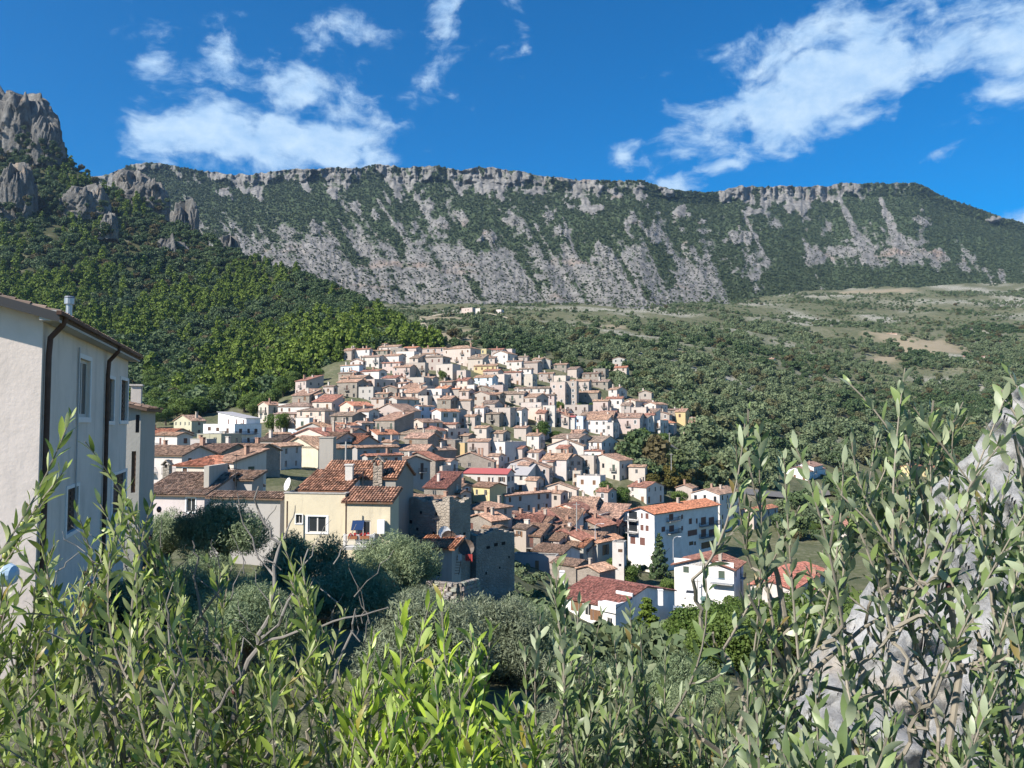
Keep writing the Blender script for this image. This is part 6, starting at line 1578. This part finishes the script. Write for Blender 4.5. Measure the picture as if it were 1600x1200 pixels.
def shrub(name, label, mat, root_uvY, tips, ll, wd, fill=None, seed=1, gap=0.55, twig_r=0.0028, nshow=300, side=True, fruit=0, extra_wood=None, sides=3):
    """A near olive: main stems from the root, a shoot to each tip, leaf pairs on the shoots, a few olives."""
    rg = np.random.default_rng(seed); leaves = []; wood = MB()
    roots = [npat(*r) for r in root_uvY]
    for r in roots: r[2] = -1.95                       # on the ground
    allt = sorted(list(tips) + list(fill or []), key=lambda t: -t[1])
    limb = [npat(*p) for pth_, r0, r1 in extra_wood or [] for p in pth_]
    for (u, v, Y) in allt:
        tip = npat(u, v, Y); rt = min(roots, key=lambda q: abs(q[0] - tip[0]) + 0.3 * abs(q[1] - tip[1]))
        ln = rg.uniform(0.24, 0.42) * (Y / 2.0) ** 0.6
        dirn = rt - tip; dirn /= np.linalg.norm(dirn)
        base = tip + (dirn * 0.6 + np.array([rg.normal(0, .45), rg.normal(0, .25), -0.7])) * ln
        mid = (tip + base) / 2 + rg.normal(0, 0.03, 3)
        pth = bez(base, mid + np.array([0, 0, -0.02]), tip)
        lens = np.linalg.norm(np.diff(pth, axis=0), axis=1)
        shoot_leaves(rg, pth, lens, ll * gap, ll, leaves, bare=0.1)
        wood.tube([tuple(p) for p in pth], [twig_r * (1.2 - 0.75 * k / 8) for k in range(9)], 5)
        cand = [q for q in limb if q[2] < base[2] - 0.03]
        at_ = min(cand, key=lambda q: np.linalg.norm((q - base) * np.array([1.6, 1, 0.8]))) if cand else rt
        bend = (at_ + base) / 2 + rg.normal(0, 0.045, 3) * np.array([1, 1, 0.5]); bend[0] = 0.65 * base[0] + 0.35 * at_[0]
        low = bez(at_, bend, base, 9)
        low[1:-1] += rg.normal(0, 0.006, (7, 3))
        wood.tube([tuple(p) for p in low], [twig_r * (1.9 - 0.5 * k / 8) for k in range(9)], 5)
        limb += [low[4], low[6], low[8]]
        if rg.random() < 0.5: shoot_leaves(rg, low[4:], np.linalg.norm(np.diff(low[4:], axis=0), axis=1), ll * gap * 2.2, ll * 0.85, leaves, bare=0.2)
        if side:
            for q in range(rg.integers(1, sides + 1)):
                f = rg.uniform(0.1, 0.7); k = int(f * 8); p0 = pth[k]
                tp = p0 + (tip - base) / np.linalg.norm(tip - base) * rg.uniform(0.06, 0.14) + rg.normal(0, 0.045, 3)
                sp_p = bez(p0, (p0 + tp) / 2 + rg.normal(0, 0.01, 3), tp, 5)
                shoot_leaves(rg, sp_p, np.linalg.norm(np.diff(sp_p, axis=0), axis=1), ll * gap, ll * 0.9, leaves, bare=0.1)
                wood.tube([tuple(p) for p in sp_p], twig_r * 0.8, 4)
    for pth_, r0, r1 in extra_wood or []:
        q = [npat(*p) for p in pth_]
        if pth_[0][1] >= 1290: q = [min(roots, key=lambda r: abs(r[0] - q[0][0]))] + q
        wood.tube([tuple(p) for p in q], [r0 + (r1 - r0) * k / (len(q) - 1) for k in range(len(q))], 7)
    root = link(name, None, None, roots[0], label=label, cat='olive shrub')
    o0 = np.array(root.location)
    wood.v = [tuple(np.array(p) - o0) for p in wood.v]
    wood.build('branches', M_TWIG, root)
    KIND = [leaf_arrays(wd, *k) for k in ((-0.10, 0.2, 0.03), (-0.32, -0.5, 0.08), (0.22, 0.4, -0.10), (-0.5, 0.9, -0.05))]; LF = KIND[0][1]
    def frame(lf):
        p, d, n, l = lf; y = np.cross(n, d); return np.stack([d, y, n], 1) * l, p
    scored = sorted(range(len(leaves)), key=lambda i: -leaves[i][3] / max(0.3, leaves[i][0][1]) * (1.0 if leaves[i][0][2] > -1.2 * leaves[i][0][1] * 0.4 else 0.1))
    single = scored[:nshow]; rest = scored[nshow:]
    lms = [mesh_np('leaf', k[0], LF, mat, True) for k in KIND]
    for i in single:
        M3, p = frame(leaves[i])
        o = link('leaf', lms[i % 4], root); m4 = Matrix.Identity(4)
        for a in range(3):
            for b in range(3): m4[a][b] = float(M3[a, b])
            m4[a][3] = float(p[a] - o0[a])
        o.matrix_local = m4
    VV_ = np.concatenate([KIND[i % 4][0] @ frame(leaves[i])[0].T + leaves[i][0] - o0 for i in rest]); nl = len(KIND[0][0])
    FF_ = np.concatenate([LF + k * nl for k in range(len(rest))])
    link('foliage', mesh_np('foliage', VV_, FF_, mat, True), root, kind='stuff')
    if fruit:
        b = bmesh.new(); bmesh.ops.create_icosphere(b, subdivisions=2, radius=1.0); fm = bpy.data.meshes.new('olive'); b.to_mesh(fm); b.free()
        fm.materials.append(M_FRUIT); fm.polygons.foreach_set('use_smooth', [True] * len(fm.polygons))
        for k in range(fruit):
            p = leaves[rg.integers(0, len(leaves))][0]
            o = link('olive', fm, root, Vector(p - o0 + np.array([rg.normal(0, .01), 0, -0.015])))
            o.scale = (0.0058, 0.0058, 0.0078); o.color = (*[(0.045, 0.018, 0.025), (0.09, 0.03, 0.03), (0.03, 0.02, 0.03), (0.30, 0.33, 0.06)][rg.integers(0, 4)], 1)
    print(name, 'leaves', len(leaves))
    return root
frg = random.Random(21)
def fill_poly(poly, n, y0, y1):
    xs, ys = [p[0] for p in poly], [p[1] for p in poly]; out = []
    while len(out) < n:
        u, v = frg.uniform(min(xs), max(xs)), frg.uniform(min(ys), max(ys))
        if inside_poly(u, v, poly): out.append((u, v, frg.uniform(y0, y1)))
    return out
# left shrub: dark green, with olives and bare grey branches
shrub('olive_shrub', 'olive shrub with dark olives in front of the pink house', M_LEAF_L, [(150, 1650, 2.0), (330, 1650, 2.0), (20, 1600, 2.0)],
      [(112, 648, 1.75), (133, 690, 1.8), (100, 735, 1.85), (150, 775, 1.9), (196, 765, 1.8), (188, 800, 1.85), (240, 775, 1.85), (232, 830, 1.9), (60, 820, 1.8), (25, 855, 1.75), (85, 850, 1.9), (172, 850, 1.95), (262, 880, 2.0), (280, 905, 2.0), (320, 870, 2.1), (345, 895, 2.1), (5, 900, 1.7), (40, 905, 1.9), (120, 800, 1.9)],
      0.052, 0.235, fill_poly([(-60, 960), (30, 900), (140, 840), (250, 880), (330, 930), (380, 1010), (330, 1100), (380, 1260), (-60, 1260)], 88, 1.6, 2.4), 3, fruit=70, twig_r=0.0026,
      extra_wood=[([(200, 1300, 2.0), (165, 1120, 2.0), (130, 1020, 2.05), (90, 960, 2.1)], 0.012, 0.004), ([(200, 1300, 2.0), (185, 1060, 2.05), (155, 930, 2.1)], 0.011, 0.003), ([(200, 1300, 2.0), (235, 1080, 2.0), (300, 980, 2.0), (345, 920, 2.0)], 0.010, 0.003)])
shrub('olive_shrub', 'olive shrub with upright shoots right of the bare grey branches', M_LEAF_L, [(420, 1600, 1.9), (520, 1600, 2.0)],
      [(440, 845, 1.9), (470, 870, 1.9), (455, 905, 1.85), (490, 905, 1.95), (425, 930, 1.9), (480, 950, 1.9), (410, 985, 1.95), (505, 985, 2.0), (455, 1010, 1.9)], 0.050, 0.24,
      fill_poly([(390, 1000), (470, 930), (520, 1020), (560, 1090), (560, 1260), (400, 1260)], 32, 1.6, 2.2), 4, fruit=24, twig_r=0.0024)
# the bare dead branches
dead = link('dead_branch', None, None, at(360, 1300, 1.9), label='bare grey dead branches forking up between the left shrubs', cat='branch')
dm = MB(); dr_ = random.Random(9)
def dbr(pts, r0, r1):
    P = [Vector(at(*p)) for p in pts]
    Q = [P[0]]
    for a_, b_ in zip(P, P[1:]):                       # knotty, never straight
        for f_ in (0.33, 0.67, 1.0): Q.append(a_.lerp(b_, f_) + Vector((dr_.gauss(0, 0.006), dr_.gauss(0, 0.006), dr_.gauss(0, 0.004))) * min(1, (b_ - a_).length / 0.1))
    P = Q; r0, r1 = r0 * 0.62, r1 * 0.7
    if pts[0][1] > 1300: P = [Vector((P[0].x, P[0].y, -1.95))] + P
    dm.tube(P, [r0 + (r1 - r0) * k / (len(P) - 1) for k in range(len(P))], 7)
dbr([(330, 1330, 1.9), (352, 1180, 1.9), (378, 1080, 1.92), (402, 1010, 1.95), (420, 960, 1.95), (428, 900, 1.98), (436, 850, 2.0), (415, 815, 2.0), (392, 760, 2.0)], 0.016, 0.003)
dbr([(402, 1010, 1.95), (445, 960, 1.9), (470, 905, 1.9), (478, 860, 1.9)], 0.008, 0.0025)
dbr([(436, 850, 2.0), (455, 815, 2.02), (462, 790, 2.02)], 0.005, 0.0015); dbr([(415, 815, 2.0), (432, 790, 2.0)], 0.003, 0.001); dbr([(428, 900, 1.98), (400, 860, 2.0), (378, 800, 2.0), (372, 770, 2.0)], 0.005, 0.0015)
dbr([(378, 1080, 1.92), (340, 1010, 1.95), (312, 960, 1.95), (305, 870, 1.95), (302, 845, 1.95)], 0.009, 0.002); dbr([(352, 1180, 1.9), (300, 1120, 1.9), (250, 1080, 1.9), (190, 1040, 1.85), (60, 990, 1.8)], 0.010, 0.003)
dbr([(402, 1010, 1.95), (470, 985, 1.9), (540, 965, 1.85), (600, 950, 1.85)], 0.007, 0.002); dbr([(330, 1330, 1.9), (440, 1150, 1.8), (520, 1060, 1.8), (548, 985, 1.8), (560, 950, 1.8)], 0.011, 0.002); dbr([(548, 985, 1.8), (570, 1010, 1.8), (575, 965, 1.8)], 0.003, 0.001)
for k in range(80):
    u, v = dr_.uniform(60, 580), dr_.uniform(880, 1180); a_ = dr_.uniform(-0.9, 0.9); l_ = dr_.uniform(40, 110)
    dbr([(u, v, 1.95), (u + math.sin(a_) * l_ * 0.5 + dr_.uniform(-6, 6), v - math.cos(a_) * l_ * 0.5, 1.95), (u + math.sin(a_) * l_, v - math.cos(a_) * l_, 1.95)], 0.0028, 0.0008)
dbr([(300, 1330, 1.85), (290, 1200, 1.8), (262, 1110, 1.78), (215, 1040, 1.75), (180, 985, 1.75)], 0.012, 0.003); dbr([(290, 1200, 1.8), (330, 1120, 1.75), (372, 1060, 1.72), (385, 1000, 1.72)], 0.008, 0.002); dbr([(262, 1110, 1.78), (275, 1030, 1.75), (262, 960, 1.75), (270, 910, 1.75)], 0.007, 0.0015)
_o = Vector(dead.location); dm.v = [tuple(Vector(p) - _o) for p in dm.v]; dm.build('branches', M_DEAD, dead)
# bright shoots in the middle
shrub('olive_shrub', 'bright yellow-green olive shoots in the bottom middle of the view', M_LEAF_C, [(640, 1560, 1.6), (720, 1560, 1.7)],
      [(632, 942, 1.6), (625, 970, 1.65), (672, 940, 1.6), (690, 935, 1.6), (664, 975, 1.65), (585, 985, 1.65), (575, 1020, 1.7), (605, 1010, 1.65), (735, 985, 1.7), (715, 1030, 1.65), (745, 1010, 1.7), (640, 1010, 1.6), (690, 1010, 1.6), (550, 1060, 1.6), (770, 1100, 1.6), (800, 1080, 1.65), (860, 1150, 1.5), (540, 1110, 1.6)], 0.056, 0.225,
      fill_poly([(540, 1110), (600, 1040), (740, 1050), (790, 1110), (840, 1180), (850, 1260), (520, 1260)], 62, 1.35, 1.9), 5, fruit=10)
# grey-green mass, lower middle right
shrub('olive_shrub', 'dense grey-green olive shrub left of the pale rock', M_LEAF_R, [(950, 1600, 2.4), (1080, 1600, 2.4)],
      [(868, 880, 1.9), (860, 905, 1.9), (905, 940, 2.2), (940, 960, 2.3), (985, 950, 2.3), (1000, 980, 2.3), (880, 980, 2.3), (1040, 1010, 2.3), (960, 1000, 2.3), (820, 1010, 2.4), (1130, 1050, 2.2), (845, 960, 2.3)], 0.058, 0.27,
      fill_poly([(840, 1120), (900, 1050), (960, 1030), (1060, 1060), (1180, 1110), (1200, 1260), (860, 1260)], 100, 1.9, 2.8), 6, twig_r=0.003)
# right: tall branches rising over the village edge
shrub('olive_shrub', 'tall grey-green olive branches rising across the valley view', M_LEAF_R, [(1240, 1600, 1.7), (1330, 1600, 1.75)],
      [(1165, 652, 1.65), (1187, 668, 1.65), (1150, 690, 1.7), (1240, 690, 1.6), (1225, 715, 1.7), (1330, 675, 1.7), (1318, 700, 1.7), (1372, 672, 1.75), (1385, 690, 1.75), (1345, 745, 1.7), (1190, 800, 1.65), (1250, 790, 1.65), (1100, 880, 1.6), (1285, 860, 1.65), (1340, 800, 1.7), (1300, 745, 1.7)], 0.047, 0.30,
      fill_poly([(1160, 960), (1230, 920), (1320, 900), (1340, 960), (1330, 1040), (1240, 1090), (1160, 1080)], 15, 1.5, 1.9), 7, twig_r=0.0028, gap=0.62, sides=1,
      extra_wood=[([(1250, 1350, 1.75), (1240, 1150, 1.75), (1235, 1060, 1.75), (1225, 960, 1.7), (1215, 900, 1.7), (1190, 820, 1.7)], 0.014, 0.004), ([(1238, 1085, 1.75), (1280, 1040, 1.75), (1350, 980, 1.8), (1420, 940, 1.8)], 0.007, 0.003), ([(1238, 1070, 1.75), (1200, 1060, 1.7), (1150, 1075, 1.7)], 0.005, 0.002), ([(1235, 1060, 1.75), (1205, 1000, 1.7), (1170, 930, 1.65)], 0.007, 0.003)])
shrub('olive_shrub', 'big grey-green olive shrub over the rock at the edge of the view', M_LEAF_R, [(1480, 1650, 1.8), (1600, 1650, 1.8), (1380, 1650, 1.8)],
      [(1414, 575, 1.7), (1408, 610, 1.7), (1420, 640, 1.72), (1505, 628, 1.75), (1520, 640, 1.75), (1490, 655, 1.75), (1578, 585, 1.6), (1575, 610, 1.6), (1467, 650, 1.75), (1450, 690, 1.75), (1540, 660, 1.75), (1590, 650, 1.7), (1400, 690, 1.75), (1380, 730, 1.75), (1430, 740, 1.8), (1480, 730, 1.75), (1530, 740, 1.75), (1580, 730, 1.7), (1470, 800, 1.7), (1560, 800, 1.7), (1600, 800, 1.65), (1370, 870, 1.7)], 0.047, 0.31,
      fill_poly([(1480, 720), (1560, 690), (1680, 650), (1700, 1260), (1440, 1260), (1490, 1080), (1520, 960), (1480, 840)], 42, 1.35, 2.1), 8, twig_r=0.0026, gap=0.62, sides=2,
      extra_wood=[([(1480, 1500, 1.8), (1470, 1250, 1.8), (1500, 1050, 1.8), (1480, 900, 1.75), (1440, 780, 1.75), (1415, 680, 1.72)], 0.012, 0.003), ([(1600, 1500, 1.8), (1580, 1200, 1.75), (1560, 1000, 1.75), (1540, 850, 1.75), (1520, 740, 1.75)], 0.012, 0.003), ([(1580, 1200, 1.75), (1640, 1000, 1.7), (1610, 800, 1.7), (1585, 680, 1.65)], 0.009, 0.003), ([(1340, 1090, 1.8), (1420, 1070, 1.8), (1500, 1050, 1.8)], 0.004, 0.006)], fruit=8)
shrub('olive_shrub', 'low olive sprigs along the bottom edge below the rock', M_LEAF_R, [(1200, 1500, 1.4), (1350, 1500, 1.4)], [(1230, 1120, 1.4), (1330, 1090, 1.4), (1290, 1140, 1.35), (1400, 1120, 1.4)], 0.062, 0.28,
      fill_poly([(1150, 1140), (1420, 1110), (1440, 1250), (1120, 1250)], 34, 1.3, 1.7), 9, nshow=200, twig_r=0.0026)

# ================================================================== PALE ROCK ON THE RIGHT
M_ROCK, nt, b = new_mat('pale_limestone', 0.92, 0.15)
g = nd(nt, 'ShaderNodeNewGeometry').outputs['Position']
cc = ramp(nt, noise(nt, g, 2.6, 8, 0.72), [(0.3, (0.17, 0.172, 0.17)), (0.5, (0.33, 0.33, 0.325)), (0.68, (0.47, 0.468, 0.46))])
cc = mix(nt, ramp(nt, noise(nt, g, 14.0, 6, 0.75), [(0.55, (0, 0, 0)), (0.68, (0.8, 0.8, 0.8))]), cc, (0.16, 0.155, 0.14))
cc = mix(nt, ramp(nt, noise(nt, g, 1.2, 4), [(0.6, (0, 0, 0)), (0.72, (0.6, 0.6, 0.6))]), cc, (0.38, 0.30, 0.2))
nt.links.new(cc, b.inputs['Base Color'])
bump(nt, b, noise(nt, g, 9.0, 8, 0.75), 0.8, 0.06)
top_ = [(1170, 1240), (1195, 1180), (1225, 1060), (1300, 980), (1340, 935), (1385, 880), (1375, 845), (1392, 815), (1440, 822), (1448, 765), (1490, 730), (1520, 700), (1545, 660), (1575, 620), (1610, 590), (1750, 470), (1900, 430)]
ru_ = np.arange(1172, 1880, 4.0); rt_ = curve(top_, ru_) + 9 * fbm(ru_ / 18, 0 * ru_, 2.2, 4)
rs_ = np.concatenate([[-0.35, -0.12, -0.03], np.linspace(0, 1, 120)])
RS, RU = np.meshgrid(rs_, ru_, indexing='ij')
RV = rt_[None, :] + (1500 - rt_[None, :]) * np.maximum(RS, 0) + np.where(RS < 0, -RS * 160, 0)
RY = 5.6 - 2.0 * np.maximum(RS, 0) ** 0.9 + np.where(RS < 0, -RS * 4.0, 0) + 0.0006 * (RU - 1400) - 0.34 * ridged((RU + 0.5 * RV) / 210, (RV - 0.7 * RU) / 120, 3.0, 3, 0.4) - 0.12 * fbm(RU / 55, RV / 45, 6.0, 5, 0.55) - 0.09 * ridged(RU / 80 + RV / 200, RV / 70, 8.0, 5, 0.6)
rb_ = (600 - RV) / F; rk2 = RY / (CT - rb_ * ST)
RP = np.stack([(RU - 800) / F * rk2, RY, (ST + rb_ * CT) * rk2], -1)
ro_ = link('rock_outcrop', mesh_np('rock_outcrop', RP, grid_faces(len(ru_), len(rs_)), M_ROCK, False), label='pale grey limestone rock behind the olive branches on the right', cat='rock')
# blue-white water tank at the foot of the pink house
tk = MB(); q_ = at(6, 898, 17)
tk.tube([q_ + Vector((-0.6, 0, -0.02)), q_ + Vector((0.1, 0, 0.0)), q_ + Vector((0.22, 0, 0)), q_ + Vector((0.27, 0, 0))], [0.26, 0.26, 0.2, 0.08], 14)
tk.build('water_tank', flat_mat('pale_blue_plastic', (0.42, 0.55, 0.66), 0.4), None, None, label='pale blue rounded water tank beside the pink house wall', cat='tank')

# ================================================================== AIR
hz = MB(); hz.box((-3300, -70, -90), (3300, 2700, 900))
mh = bpy.data.materials.new('thin_haze'); mh.use_nodes = True
nt = mh.node_tree; nt.nodes.clear()
pv = nd(nt, 'ShaderNodeVolumePrincipled', None, {'Color': (0.42, 0.66, 1.0, 1), 'Density': 0.00005, 'Anisotropy': 0.25})
ou = nd(nt, 'ShaderNodeOutputMaterial'); nt.links.new(pv.outputs[0], ou.inputs['Volume'])
hz.build('haze', mh, None, None, kind='stuff', label='thin bluish haze filling the valley air')
SC.cycles.volume_step_rate = 4.0
